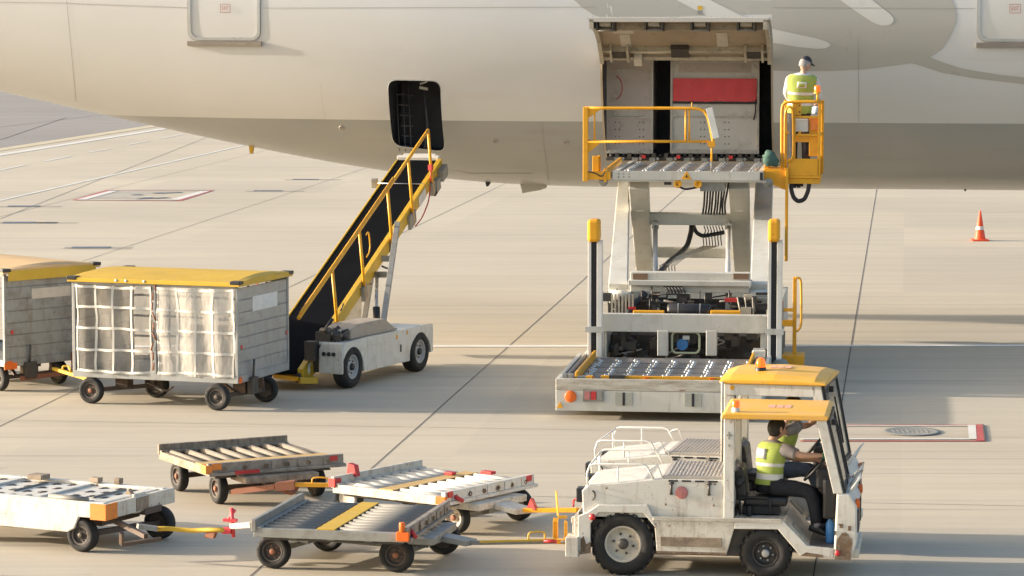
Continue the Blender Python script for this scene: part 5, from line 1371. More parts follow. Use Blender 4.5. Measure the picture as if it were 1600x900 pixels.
# ------------------------------------------------------------ covered baggage carts
def baggage_cart(F, L, W, label, wheels, curtains, worn, roofm, hb=.40, ht=1.84, group='covered baggage carts'):
    t = fthing('baggage_cart', label, 'baggage cart', F, group); am = M['alu_worn'] if worn else M['alu']
    b = MB(); b.bb(-L, 0, 0, .05, hb, hb+.10); b.bb(-L, 0, W-.05, W, hb, hb+.10); b.bb(-L, -L+.05, .05, W-.05, hb, hb+.10); b.bb(-.05, 0, .05, W-.05, hb, hb+.10)
    b.bb(-L+.05, -.05, .05, W-.05, hb+.03, hb+.07); b.build('bed', am, t, bevel=.006)
    b = MB()
    for x0 in (-L, -.05):
        for y0 in (0, W-.05): b.bb(x0, x0+.05, y0, y0+.05, hb+.10, ht)
    b.bb(-L/2-.03, -L/2+.03, 0, .04, hb+.10, ht-.02); b.bb(-L/2-.03, -L/2+.03, W-.04, W, hb+.10, ht-.02)
    b.bb(-L, 0, .0, .04, ht-.04, ht); b.bb(-L, 0, W-.04, W, ht-.04, ht)
    b.build('frame_post', am, t, bevel=.006)
    for x0, nx in ((-.045, 0), (-L+.015, 0)):
        b = MB(); n = 7; z0 = hb+.12; dz = (ht-.03-z0)/n
        for k in range(n):
            b.bb(x0, x0+.03, .05, W-.05, z0+k*dz+.006, z0+(k+1)*dz-.006)
            b.bb(x0+.006, x0+.024, .05, W-.05, z0+k*dz-.006, z0+k*dz+.006)
        b.bb(x0, x0+.034, .05, W-.05, z0-.03, z0+.0)
        q = b.build('end_panel', am, t, bevel=.008)
        if x0 > -.1:
            b = MB(); y0, y1 = (W*.30, W*.78) if not worn else (W*.30, W*.72); b.bb(.0-.014, -.011, y0, y1, z0+dz*4.9, z0+dz*6.1 if not worn else z0+dz*5.75); b.build('label_patch', M['sticker_white'] if not worn else M['sticker'], q)
            b = MB(); 
            for yy, zz in ((W*.07, hb+.5), (W*.97-.05, hb+.55)): b.bb(-.012, -.004, yy, yy+.05, zz, zz+.06)
            b.build('reflector', M['red'], q)
    # domed roof, overhanging
    b = MB(); sec = []
    ny = 10
    for x in (-L-.05, -L+.05, -L/2, -.05, .05):
        ins = .0 if -L-.04 < x < .04 else 0
        row = []
        for k in range(ny+1):
            f = k/ny; y = -.05+(W+.1)*f; z = ht+.062+.07*math.sin(math.pi*f)*(1 if abs(x+L/2) < L/2-.01 else .55); row.append(b.b.verts.new((x, y, z)))
        low = [b.b.verts.new((x, W+.05, ht+.0)), b.b.verts.new((x, -.05, ht+.0))]; sec.append(row+low)
    for i in range(len(sec)-1):
        n = len(sec[i])
        for k in range(n): b.b.faces.new((sec[i][k], sec[i+1][k], sec[i+1][(k+1) % n], sec[i][(k+1) % n]))
    b.b.faces.new(sec[0]); b.b.faces.new(sec[-1][::-1]); rf = b.build('roof', roofm, t, bevel=.006)
    b = MB()
    for x0 in (-L-.06, -.10):
        for y0 in (-.06, W-.10): b.bb(x0, x0+.16, y0, y0+.16, ht+.03, ht+.082)
    b.build('corner_guard', M['black'], rf, bevel=.01)
    b = MB(); 
    if worn: b.bb(.045, .056, .05, W-.05, ht-.11, ht+.05); b.build('yellow_header', M['lemon'], rf)
    else:
        for x in (-L*.72, -L*.66, -L*.55): b.lathe((x, -.052, ht+.04), (0, -1, 0), [(.022, 0), (.02, .006), (.001, .007)], 10)
        b.build('roof_rivets', M['sticker_white'], rf)
    if curtains:
        rnd = random.Random(11)
        for y, sgn in ((-.012, 1), (W+.012, -1)):
            for x0, x1 in ((-L+.07, -L/2-.04), (-L/2+.05, -.06)):
                ph = rnd.uniform(0, 6)
                def wav(x, z, off=0): return y+sgn*off+sgn*.018*math.sin(x*15+ph+z*1.3)+sgn*.012*math.sin(z*7+x*4+ph)+.014*mnoise.noise((x*4, z*3, ph))
                b = MB(); nx, nz = 34, 34; z0, z1 = hb+.08, ht-.04; bul = .03
                g = [[b.b.verts.new((x0+(x1-x0)*i/nx, wav(x0+(x1-x0)*i/nx, z0+(z1-z0)*j/nz), z0+(z1-z0)*j/nz)) for j in range(nz+1)] for i in range(nx+1)]
                for i in range(nx):
                    for j in range(nz): f = b.b.faces.new((g[i][j], g[i+1][j], g[i+1][j+1], g[i][j+1])); f.smooth = True
                cu = b.build('curtain', M['plastic' if x0 < -L*.6 or y > 1 else 'plastic_milky'], t, recalc=False)
                b = MB()
                def web(vert, c0, w_):
                    n = 26; rows = []; a0, a1 = (z0, z1) if vert else (x0, x1); sag = rnd.uniform(-.02, .02)
                    for i in range(n+1):
                        a = a0+(a1-a0)*i/n; o_ = sag*math.sin(math.pi*i/n)+.012*mnoise.noise((a*5, c0*9, 1))
                        P = []
                        for s in (-1, 1):
                            c_ = c0+o_+s*w_/2; x, z = (c_, a) if vert else (a, c_); P.append(b.b.verts.new((x, wav(x, z, -.006), z)))
                        rows.append(P)
                    for i in range(n): b.b.faces.new((rows[i][0], rows[i][1], rows[i+1][1], rows[i+1][0]))
                for k in range(5): web(True, x0+.02+(x1-x0-.04)*k/4, .034 if 0 < k < 4 else .024)
                for k in range(5): web(False, z0+.03+(z1-z0-.05)*k/4, .036)
                wb = b.build('webbing', M['webbing'], cu, recalc=False); md = wb.modifiers.new('thick', 'SOLIDIFY'); md.thickness = .004
        b = MB()
        for k in range(9): b.cyl((-L/2+random.uniform(-.05, .05), -.02, hb+.15+k*.15), (-L/2+random.uniform(-.03, .03), -.025, hb+.27+k*.15), .012, 6)
        b.build('curtain_ties', M['rust_hub'], t)
        # luggage-coloured inner lining sheet hung at the centre of the cart
        b = MB(); b.bb(-L*.46, -.06, W*.55, W*.56, hb+.1, ht*.62); b.build('inner_divider', M['webbing_dull'], t)
    # running gear
    for (x, y) in wheels:
        wheel(t, (x, y, .2), .2, .11, .12, rim='rim_rust', hub='rust_hub' if random.random() < .6 else 'dark_steel', side=-1 if y < W/2 else 1)
    xs_ = sorted(set(round(w_[0], 1) for w_ in wheels))
    b = MB()
    for i in range(0, len(wheels)-1, 2):
        (xa, ya), (xb, yb) = wheels[i], wheels[i+1]; b.beam((xa, ya+.06, .2), (xb, yb-.06, .2), .06, .06); b.beam(((xa+xb)/2, (ya+yb)/2, .2), ((xa+xb)/2, (ya+yb)/2, hb), .2, .2, (0, 1, 0))
        for (x_, y_) in ((xa, ya+.12), (xb, yb-.12)): b.beam((x_, y_, .2), (x_-.02, y_, hb+.02), .07, .05, (0, 1, 0))
    b.beam((-L+.35, W/2, hb-.05), (-.35, W/2, hb-.05), .12, .08); b.beam((-.5, W*.25, hb-.04), (-.2, W*.2, .2), .05, .05)
    limb(b, [(-L*.6, .3, .32), (-L*.52, .3, .24), (-L*.48, .3, .2), (-L*.44, .3, .27)], [.015]*4, 6)
    b.build('running_gear', M['under_brown'], t)
    b = MB(); b.cyl((.03, W*.25, hb-.02), (.05, W*.25, hb+.32), .018, 8); b.bb(-.02, .06, W*.2, W*.32, hb-.2, hb+.05); b.build('brake_lever', M['dark_steel'], t)
    b = MB(); b.bb(-.01, .008, .03, .14, hb+.0, hb+.09); b.bb(-.12, -.02, -.008, .0, hb+.0, hb+.05) if False else None; b.build('corner_reflector', M['orange'], t)
    return t
M['webbing_dull'] = mat('dull inner sheet', (.36, .3, .25), .8, dirt=.4)
M['under_brown'] = mat('rusty undercarriage', (.09, .065, .05), .65, dirt=.5, dcol=(.16, .09, .05), rust=.5, dscale=5)
M['bleached_roof'] = mat('bleached roof', (.6, .4, .2), .55, dirt=.25, dcol=(.45, .32, .18))
c0_ = G(372, 600, .40); CA = Frame(c0_.x, c0_.y, -19.5)
wl = [CA.z(u, v, 0) for u, v in ((338, 642), (413, 629), (141, 631), (243, 622))]
ta = baggage_cart(CA, 2.72, 1.9, 'grey baggage cart with yellow roof and clear plastic curtains beside the belt loader', [(w_.x, w_.y+.05) for w_ in wl], True, False, M['lemon'])
b = MB(); p0 = CA.z(150, 596, .34); p1 = CA.z(84, 576, .36); b.beam(p0, p1, .06, .05); limb(b, [CA.z(98, 578, .40), CA.z(98, 572, .46), CA.z(108, 572, .46), CA.z(110, 580, .40)], [.018]*4, 6); b.build('tow_bar', M['lemon'], ta, bevel=.006)
c1_ = G(8, 574, .40); CB_ = Frame(c1_.x, c1_.y, -44)
tb = baggage_cart(CB_, 2.72, 1.8, 'scuffed grey baggage cart with a beige patch on its end at the left edge', [(-.3, .12), (-.35, 1.3), (-2.3, .12), (-2.3, 1.6)], False, True, M['bleached_roof'])
b = MB(); b.bb(.0, .014, -.02, .22, .36, .46); b.build('marker_board', M['orange'], tb)
b = MB(); b.bb(0, .1, 1.28, 1.42, .22, .52); b.beam((.0, 1.3, .22), (.0, .3, .2), .06, .07); b.build('hitch', M['rust_hub'], tb)

# ------------------------------------------------------------ flat dollies
def corners_to_frame(p, yaw): return Frame(p.x, p.y, yaw)
def dolly(F, L, W, label, fm, rm, pm, endm, wheels, nroll=10, pf=.52, rollers=True, group='open roller dollies', deck_h=.50, wr=.19, rimm='rim_rust'):
    """local x towards the thick bolted beam, y away; origin at the near corner of that beam"""
    t = fthing('cargo_dolly', label, 'cargo dolly', F, group); h = deck_h
    b = MB(); b.bb(-L, 0, 0, .07, h-.10, h); b.build('side_rail', M[fm], t, bevel=.006)
    b = MB(); b.bb(-L, 0, W-.07, W, h-.10, h); b.build('side_rail', M[fm], t, bevel=.006)
    b = MB(); b.bb(-L+.08, -.06, .1, W-.1, h-.14, h-.12); b.build('under_plate', M['dark_steel'], t)
    b = MB(); b.bb(-L, -L+.05, .07, W-.07, h-.10, h-.01)
    for x in (-L*.75, -L*.5, -L*.25): b.bb(x-.04, x+.04, .07, W-.07, h-.12, h-.075)
    b.build('cross_members', M[fm], t)
    b = MB(); b.bb(-L-.02, -L+.03, -.01, W+.01, h-.04, h+.09); b.bb(-L+.03, -L+.09, 0.0, W, h-.02, h+.015); b.build('stop_rail', M[fm], t, bevel=.006)
    b = MB(); b.bb(-.02, .04, -.03, W+.03, h-.07, h+.06)
    n = 5
    for k in range(n): b.bb(.04, .052, W*(k+.5)/n-.07, W*(k+.5)/n+.07, h-.05, h+.045)
    b.bb(.0, .08, -.03, W+.05, h-.09, h-.05)
    eb = b.build('end_beam', M[endm], t, bevel=.006)
    b = MB()
    for k in range(6): b.lathe((.045, W*(k+.6)/6.2, h-.01), (1, 0, 0), [(.028, 0), (.028, .012), (.015, .012), (.014, .0)], 10)
    b.build('beam_bolt', M['grime'], eb)
    if rollers:
        px = -L*pf; ro = None
        for (x0, x1) in ((-L+.1, px-.13), (px+.13, -.04)):
            b = MB(); r_ = .04; b.lathe((x0, 0, 0), (1, 0, 0), [(.001, 0), (r_, 0), (r_, x1-x0), (.001, x1-x0)], 12); b.cyl((x0-.03, 0, 0), (x1+.03, 0, 0), .012, 6)
            ro = b.build('roller', M[rm], t, loc=(0, .13, h-.02)); me_ = ro.data
            for k in range(1, nroll):
                o = bpy.data.objects.new('roller', me_); C.objects.link(o); o.parent = t; o.location = (0, .13+(W-.26)*k/(nroll-1), h-.02)
        b = MB(); b.bb(px-.10, px+.10, .01, W-.01, h-.0, h+.014); b.build('centre_plank', M[pm], t, bevel=.003)
        b = MB()
        for s in (-1, 1):
            for k in range(nroll): b.bb(px+s*.115-.012, px+s*.115+.012, .13+(W-.26)*k/(nroll-1)-.02, .13+(W-.26)*k/(nroll-1)+.02, h-.03, h+.012)
        b.bb(px-.127, px-.121, .1, W-.1, h-.035, h-.02); b.bb(px+.121, px+.127, .1, W-.1, h-.035, h-.02); b.build('bearing_rail', M['dark_steel'], t)
    for i, (x, y) in enumerate(wheels): wheel(t, (x, y, wr), wr, .12, .115, rim=rimm, hub='rust_hub', side=-1 if y < W/2 else 1)
    b = MB()
    for i in (0, 2):
        (xa, ya), (xb, yb) = wheels[i], wheels[i+1]; b.beam((xa, ya+.06, wr), (xb, yb-.06, wr), .06, .06); m_ = (Vector((xa, ya, wr))+Vector((xb, yb, wr)))/2
        b.beam(m_, (m_.x, m_.y, h-.1), .22, .22, (0, 1, 0))
    b.beam((-L*.8, W/2, wr+.08), (-.2, W/2, wr+.02), .09, .07)
    b.build('axle_frame', M['grey_metal' if fm != 'wood_grey' else 'under_brown'], t)
    b = MB(); b.bb(-.25, .22, W*.22, W*.78, h-.19, h-.11); b.build('turntable', M[fm], t, bevel=.01)
    return t
def towbar(t, F, a, bend, m, loops=True, w_=.055):
    b = MB(); b.beam(a, bend, w_, w_*.8); d = (Vector(bend)-Vector(a)).normalized(); sd_ = Vector((-d.y, d.x, 0))
    b.lathe(Vector(bend)+d*.05, (0, 0, 1), [(.05, -.015), (.05, .015), (.025, .015), (.025, -.015)], 14, close=True)
    if loops:
        q = Vector(a).lerp(Vector(bend), .68); limb(b, [q-d*.1, q-d*.1+V(0, 0, .09), q+d*.1+V(0, 0, .09), q+d*.1], [.011]*4, 6)
    return b.build('tow_bar', M[m], t, bevel=.004)
# the grey roller dolly in front
nr = G(632, 833.5, .50); D4 = Frame(nr.x, nr.y, -12.5)
wz = lambda F, L_: [(F.z(u, v, 0).x, F.z(u, v, 0).y) for u, v in L_]
d4w = wz(D4, ((620, 894), (693, 866), (428, 888), (512, 861)))
d4 = dolly(D4, 1.66, 1.85, 'grey roller dolly with a yellow centre plank, coupled behind the front tractor', 'grey_metal', 'roller', 'lemon', 'scuffed_beam', d4w) if 'scuffed_beam' in M else None
M['scuffed_beam'] = mat('scuffed timber beam', (.3, .265, .22), .6, dirt=.8, dcol=(.10, .07, .05), dscale=4, rust=.5, chips=.5, streak=.6)
if d4 is None: d4 = dolly(D4, 1.66, 1.85, 'grey roller dolly with a yellow centre plank, coupled behind the front tractor', 'grey_metal', 'roller', 'lemon', 'scuffed_beam', d4w)
b = MB(); b.bb(-.08, .06, -.05, .0, .42, .52); b.cyl((-.02, -.02, .52), (-.02, -.02, .62), .035, 8); b.build('corner_block', M['orange'], d4, bevel=.008)
b = MB(); b.cyl((.03, .12, .52), (.1, .1, .44), .025, 8); b.build('lock_lever', M['red'], d4)
b = MB(); q = D4.z(737, 848, .30); b.beam((.1, .92, .33), q, .20, .06); b.build('draw_frame', M['grey_metal'], d4, bevel=.006)
towbar(d4, D4, D4.z(735, 848, .30), D4.z(874, 846, .30), 'grey_metal', False)
b = MB(); a, c_ = D4.z(750, 846.5, .335), D4.z(868, 843, .335); b.beam(a, c_, .035, .02); q = a.lerp(c_, .75); d = (c_-a).normalized(); limb(b, [q-d*.09, q-d*.09+V(0, 0, .09), q+d*.09+V(0, 0, .09), q+d*.09], [.011]*4, 6); b.build('yellow_handle', M['lemon'], d4)
b = MB(); a = D4.z(870, 846, .33); b.cyl(a-V(.14, 0, 0), a, .02, 8); b.build('red_pin', M['red'], d4)
b = MB(); a = D4.z(362, 822, .40); c_ = D4.z(394, 820, .44); b.beam(a, c_, .08, .06); b.build('rear_hitch', M['white_worn'], d4, bevel=.006)
b = MB(); b.cyl(a+V(.02, 0, -.12), a+V(0, 0, .20), .022, 8); b.bb(a.x-.1, a.x-.0, a.y-.05, a.y+.05, a.z-.08, a.z-.02); b.bb(a.x-.09, a.x+.06, a.y-.03, a.y+.03, a.z+.05, a.z+.08); b.cyl(a+V(-.05, 0, .05), a+V(.04, 0, .18), .018, 8); b.build('hitch_latch', M['pink_red'], d4)
# the white roller dolly
nr = G(694, 777, .50); D3 = Frame(nr.x, nr.y, -36)
d3w = wz(D3, ((712, 834), (810, 813), (546, 803), (640, 790)))
d3 = dolly(D3, 1.62, 1.66, 'white roller dolly with a brown centre plank, coupled behind the rear tractor', 'white_worn', 'roller_white', 'wood', 'white', d3w, nroll=9, rimm='rim_white')
b = MB(); b.bb(-.09, .05, -.05, .0, .42, .51); b.build('corner_block', M['orange'], d3, bevel=.006)
b = MB()
for p in ((.05, .05, .53), (.06, 1.56, .53)): b.box(p, (.02, .09, .07))
b.box((-.9, 1.3, .535), (.12, .09, .03)); b.box((-.55, 1.58, .54), (.16, .1, .035)); b.cyl((.06, .12, .5), (.12, .2, .44), .025, 8); b.box((-1.62, .04, .52), (.1, .12, .1)); b.prism([(-1.7, .55), (-1.55, .55), (-1.58, .68), (-1.68, .70)], .08, 'xz', .35)
b.build('red_marker', M['red'], d3, bevel=.006)
b = MB(); q = D3.z(820, 799, .32); b.beam((.1, .83, .34), q, .26, .06); b.build('draw_frame', M['white_worn'], d3, bevel=.006)
towbar(d3, D3, D3.z(818, 797, .36), D3.z(906, 797, .40), 'yellow', False, .06)
b = MB(); q = D3.z(829, 790, .42); b.prism([(q.x-.06, q.z-.05), (q.x+.07, q.z-.05), (q.x, q.z+.08)], .06, 'xz', q.y); b.build('red_chock', M['red'], d3)
# the dark timber dolly
nr = G(327, 732, .50); D2 = Frame(nr.x, nr.y, -62)
# its thick beam faces the camera, so the near corner of that beam is the left one
d2w = wz(D2, ((342, 787), (494, 775), (281, 767), (430, 750)))
d2 = dolly(D2, 1.62, 1.72, 'dark weathered roller dolly with scuffed timber beams, furthest back of the dollies', 'wood_grey', 'roller_wood', 'wood', 'scuffed_beam', d2w, nroll=8, pf=.22)
b = MB(); b.bb(-.10, .06, -.07, .02, .44, .54); b.bb(.04, .055, .02, .14, .48, .56); b.build('corner_block', M['orange_worn'], d2, bevel=.006)
b = MB(); b.bb(.055, .062, 1.56, 1.66, .49, .55); b.bb(.07, .085, .30, .62, .415, .46); b.build('red_marker', M['red'], d2)
b = MB(); a = D2.z(432, 760, .30); c_ = D2.z(462, 757, .33); b.beam(a, c_, .14, .10); b.beam((.02, .3, .2), a, .12, .06); limb(b, [D2.z(440, 765, .25), D2.z(455, 771, .2), D2.z(462, 765, .22), D2.z(466, 757, .3)], [.03]*4, 6); b.build('draw_frame', M['rust_hub'], d2, bevel=.008)
towbar(d2, D2, D2.z(455, 757, .33), D2.z(522, 758, .33), 'yellow', True, .06)
# the white perforated dolly at the left edge
nr = G(158, 797, .50); D1 = Frame(nr.x, nr.y, -27)
d1w = wz(D1, ((130, 862), (250, 842), (-100, 842), (10, 822)))
t = fthing('cargo_dolly', 'white perforated steel dolly with one orange corner, at the left edge of the photo', 'cargo dolly', D1); d1 = t
L1, W1 = 2.7, 1.36
b = MB()
b.prism([(-L1, .22), (-.45, .22), (-.36, .27), (-.30, .40), (0, .40), (0, .56), (-L1, .56)][:7], .05, 'xz', 0); b.build('side_skirt', M['white'], t, bevel=.012)
b = MB(); b.prism([(-L1, .24), (-.45, .24), (-.36, .29), (-.30, .40), (0, .40), (0, .56), (-L1, .56)], .05, 'xz', W1-.05); b.build('side_skirt', M['white'], t, bevel=.012)
b = MB(); b.bb(.0, .06, -.01, W1+.03, .39, .56); b.bb(.0, .03, W1*.45, W1*.62, .37, .59); b.build('end_beam', M['white_worn'], t, bevel=.008)
b = MB(); b.bb(.06, .066, .30, W1*.30+.2, .42, .53) if False else b.bb(.06, .068, W1*.44, W1*.62, .40, .55); b.bb(.068, .074, W1*.49, W1*.57, .43, .53); b.build('rusty_plate', M['wood_grey'], t)
b = MB(); b.bb(-.14, .065, -.012, .0, .385, .565); b.bb(.06, .068, -.012, .22, .385, .565); b.build('corner_plate', M['orange_worn'], t)
b = MB(); b.bb(-L1+.02, -.02, .05, W1-.05, .50, .535)
for x0, x1 in ((-.20, -.06), (-1.05, -.95), (-2.0, -1.9)): b.bb(x0, x1, .05, W1-.05, .535, .56)
b.bb(-L1, 0, .05, .13, .535, .568); b.bb(-L1, 0, W1-.13, W1-.05, .535, .568)
b.build('deck_plate', M['white'], t, bevel=.006)
b = MB()
for k, x in enumerate((-.32, -.52, -.72, -1.18, -1.38, -1.58, -1.8, -2.15, -2.35)):
    for j in range(4):
        y = .26+j*(W1-.5)/3+(.03 if k % 2 else 0)
        for a in (0, 120, 240): b.lathe((x+.028*math.cos(R(a)), y+.035*math.sin(R(a)), .5345), (0, 0, 1), [(.038, 0), (.038, .0035), (.001, .0035)], 10)
b.build('deck_hole', M['dark_steel'], t)
b = MB()
for x in (-.42, -1.5): b.cyl((x, .45, .545), (x, W1-.25, .545), .014, 8)
b.cyl((-.75, .09, .585), (-.24, .09, .585), .032, 10)
b.build('deck_roller', M['roller'], t)
b = MB(); b.bb(-.98, -.86, W1-.16, W1-.06, .575, .63); b.bb(-.66, -.58, W1-.14, W1-.06, .575, .64); b.bb(-1.75, -1.55, W1-.3, W1-.12, .575, .63); b.prism([(-.2, .56), (-.10, .56), (-.14, .62)], .06, 'xz', W1*.55); b.build('deck_stop', M['wood_grey'], t, bevel=.006)
for (x, y) in d1w: wheel(t, (x, y, .19), .19, .13, .11, rim='rim_rust', hub='dark_steel', side=-1 if y < W1/2 else 1)
b = MB(); b.bb(-L1+.2, -.2, .3, W1-.3, .26, .44); b.bb(-.35, .08, W1*.55, W1*.8, .34, .41); b.beam((-.1, .35, .34), D1.z(228, 838, .25), .05, .05); b.beam(D1.z(190, 832, .36), D1.z(190, 850, .2), .04, .04, (0, 1, 0)); b.beam(D1.z(190, 851, .18), D1.z(252, 842, .22), .05, .04); b.beam((d1w[0][0], d1w[0][1], .19), (d1w[1][0], d1w[1][1], .19), .06, .06)
b.build('axle_frame', M['under_brown'], t)
b = MB(); b.beam(D1.z(215, 822, .40), D1.z(245, 826, .36), .10, .05); b.build('draw_frame', M['grey_metal'], t)
b = MB(); pts = [D1.z(240, 826, .36), D1.z(262, 826, .35), D1.z(300, 829, .33), D1.z(325, 828, .35), D1.z(348, 828, .38)]; b.tube(pts, .026, 8); b.build('tow_bar', M['lemon'], t)
b = MB(); b.prism([(pts[3].x-.05, .26), (pts[3].x+.06, .26), (pts[3].x+.1, .36), (pts[3].x-.02, .36)], .06, 'xz', pts[3].y); b.build('hitch_hook', M['rust_hub'], t)
# ------------------------------------------------------------ baggage tractors
def z7(X, Y): return (880+X/2.648, 560+Y/2.648)
M['tyre_mud'] = M['grime']
def tractor(F, W, label, tall, group='baggage tractors'):
    t = fthing('baggage_tractor', label, 'baggage tractor', F, group); RH = 1.70+(.17 if tall else 0)
    for yy, s in ((0, 1), (W, -1)):
        o0 = yy if s > 0 else W-.05
        b = MB(); b.prism([(0, .30), (0, .63), (.09, .665), (.22, .755), (.74, .765), (.80, .64), (.83, .52), (.70, .675), (.22, .675), (.135, .55), (.135, .24), (.03, .22)], .05, 'xz', o0)
        fd = b.build('rear_fender', M['white'], t, bevel=.008)
        b = MB(); b.prism([(.80, .638), (1.66, .63), (1.66, .53), (1.58, .25), (.84, .25), (.82, .52)], .05, 'xz', o0+s*.004); b.build('side_skirt', M['white_worn'], t, bevel=.008)
        b = MB(); b.bb(.88, 1.53, o0-.004 if s > 0 else W-.01, o0+.01 if s > 0 else W+.004, .33, .43); b.build('step_recess', M['wood_grey'], t, bevel=.004)
        b = MB(); b.prism([(1.661, .63), (2.18, .625), (2.43, .37), (2.71, .345), (2.71, .245), (2.36, .26), (2.22, .42), (2.12, .535), (1.661, .53)], .05, 'xz', o0); b.build('front_fender', M['white'], t, bevel=.008)
    b = MB(); b.bb(.80, 2.16, -.008, .02, .60, .645); b.build('running_board_edge', M['scraped'], t, bevel=.006)
    b = MB(); b.prism([(.028, .218), (.137, .235), (.137, .36), (.09, .33), (.06, .42), (.028, .38)], .004, 'xz', -.003); b.build('scuffed_corner', M['grime_patch'], t)
    b = MB(); b.bb(.84, 1.57, -.001, .003, .25, .275); b.prism([(2.36, .262), (2.60, .247), (2.60, .275), (2.42, .30)], .004, 'xz', -.003); b.build('scraped_edge', M['grime_patch'], t)
    b = MB(); b.prism([(.05, .62), (.035, .90), (.10, .955), (.86, 1.045), (1.545, 1.045), (1.545, .62)], W-.08, 'xz', .04); b.build('hood', M['white'], t, bevel=.014)
    b = MB(); b.bb(.14, 2.15, .12, W-.12, .22, .58); b.bb(-.0, .14, .08, W-.08, .35, .66); b.build('chassis', M['dark_steel'], t)
    b = MB(); b.bb(-.05, .03, .06, W-.06, .26, .62)
    b.build('rear_bumper', M['white_worn'], t, bevel=.01)
    # ribbed cover over the hood
    b = MB(); b.bb(.90, 1.54, .05, W-.05, 1.045, 1.075)
    for k in range(15): b.bb(.94+.04*k, .958+.04*k, .07, W-.07, 1.075, 1.083)
    b.build('ribbed_cover', M['tread'], t, bevel=.003)
    b = MB()
    for k in range(4): b.bb(.96+.14*k, 1.06+.14*k, .036, .041, 1.015, 1.033)
    b.build('vent_slots', M['black'], t)
    b = MB(); b.lathe((1.10, .04, .90), (0, -1, 0), [(.068, 0), (.068, .006), (.058, .012), (.001, .013)], 28); b.build('side_reflector', M['reflector'], t)
    b = MB()
    for x in (.99, 1.39):
        b.cyl((x-.03, .03, 1.0), (x+.03, .03, 1.0), .012, 8); b.cyl((x, .03, 1.0), (x, .03, .89), .012, 8); b.box((x, .03, .885), (.03, .02, .02))
    b.build('hood_latch', M['dark_steel'], t)
    b = MB(); b.lathe((.155, -.001, .625), (0, -1, 0), [(.034, 0), (.034, .01), (.001, .012)], 18); b.lathe((2.75, -.002, .30), (0, -1, 0), [(.03, 0), (.03, .006), (.001, .007)], 14); b.build('round_reflector', M['red'], t)
    b = MB()
    for x, z in ((.93, .77), (1.44, .77), (.3, .93), (1.45, 1.0)): b.lathe((x, .038, z), (0, -1, 0), [(.012, 0), (.01, .006), (.001, .007)], 8)
    b.build('bolts', M['grime'], t)
    b = MB(); b.bb(-.025, .075, .05, .22, .77, .92); b.bb(-.025, .075, W-.22, W-.05, .77, .92); b.build('rear_lamp', M['black'], t, bevel=.01)
    b = MB(); limb(b, [(.15, .03, .90), (.18, .02, .88), (.18, .02, .83), (.15, .03, .80)], [.009]*4, 6); b.build('rubber_latch', M['black'], t)
    b = MB(); 
    for y in (.05, W-.05):
        b.tube([(.10, y, .96), (.09, y, 1.08), (.12, y, 1.165), (.16, y, 1.18), (.66, y, 1.19), (.72, y, 1.18), (.75, y, 1.13), (.80, y, 1.04)], .012, 8)
        b.tube([(.42, y, 1.0), (.42, y, 1.18)], .009, 6); b.tube([(.74, y, 1.15), (.84, y, 1.19), (.90, y, 1.05)], .009, 6)
    b.tube([(.12, .05, 1.165), (.12, W-.05, 1.165)], .012, 8); b.tube([(.13, W-.3, .97), (.13, W-.3, 1.165)], .010, 6)
    b.build('hood_rail', M['white_clean'], t)
    # cab
    b = MB(); b.bb(1.545, 1.655, .02, .10, .62, RH); pn = b.build('cab_pillar', M['white'], t, bevel=.008)
    b = MB(); b.bb(1.545, 1.655, W-.10, W-.02, .62, RH); b.build('cab_pillar', M['white'], t, bevel=.008)
    b = MB(); b.bb(1.56, 1.60, .10, W-.10, .62, 1.12); b.bb(1.555, 1.61, .10, W-.10, RH-.09, RH); b.build('rear_wall', M['white'], t)
    b = MB(); b.bb(1.575, 1.583, .10, W-.10, 1.12, RH-.09); b.build('rear_window', M['glass'], t)
    b = MB(); b.bb(1.57, 1.59, W*.5-.02, W*.5+.02, 1.12, RH-.09); b.build('window_bar', M['black'], t)
    # roof
    b = MB(); z0 = RH
    if tall:
        sec = []
        for x, dz in ((1.50, .055), (1.62, .085), (2.10, .10), (2.55, .075), (2.68, .04)):
            sec.append([b.b.verts.new(p) for p in ((x, -.03, z0), (x, -.03, z0+dz*.55), (x, .12, z0+dz), (x, W/2, z0+dz+.03), (x, W-.12, z0+dz), (x, W+.03, z0+dz*.55), (x, W+.03, z0))])
        for i in range(4):
            for k in range(7): b.b.faces.new((sec[i][k], sec[i][(k+1) % 7], sec[i+1][(k+1) % 7], sec[i+1][k]))
        b.b.faces.new(sec[0]); b.b.faces.new(sec[-1][::-1])
    else:
        b.prism([(1.52, z0), (2.63, z0), (2.65, z0+.045), (2.60, z0+.06), (1.56, z0+.062), (1.52, z0+.045)], W+.04, 'xz', -.02)
    rf = b.build('roof', M['roof_yellow'], t, bevel=.012)
    zt = z0+(.126 if tall else .0625)
    b = MB(); g = random.Random(2)
    for i in range(3):
        for j in range(2): b.bb(1.98+i*.085, 2.05+i*.085, W*.5+j*.13-.1, W*.5+j*.13+.0, zt, zt+.003)
    b.build('roof_sticker', M['roof_mark'], rf)
    if tall:
        b = MB(); b.bb(1.55, 2.56, .0, .025, RH-.13, RH-.002); b.bb(1.55, 2.56, W-.025, W, RH-.13, RH-.002); b.build('header_panel', M['white'], t, bevel=.006)
        b = MB(); b.box((1.64, -.002, RH-.045), (.045, .004, .045), rot=Matrix.Rotation(R(45), 3, 'Y')); b.build('warning_label', M['yellow'], t)
        b = MB(); b.tube([(1.535, -.03, .95), (1.535, -.03, RH+.0), (1.53, -.03, RH+.02)], .016, 8); b.build('corner_pipe', M['white'], t)
    bx, by = (1.90, .38) if tall else (1.66, .12)
    b = MB()
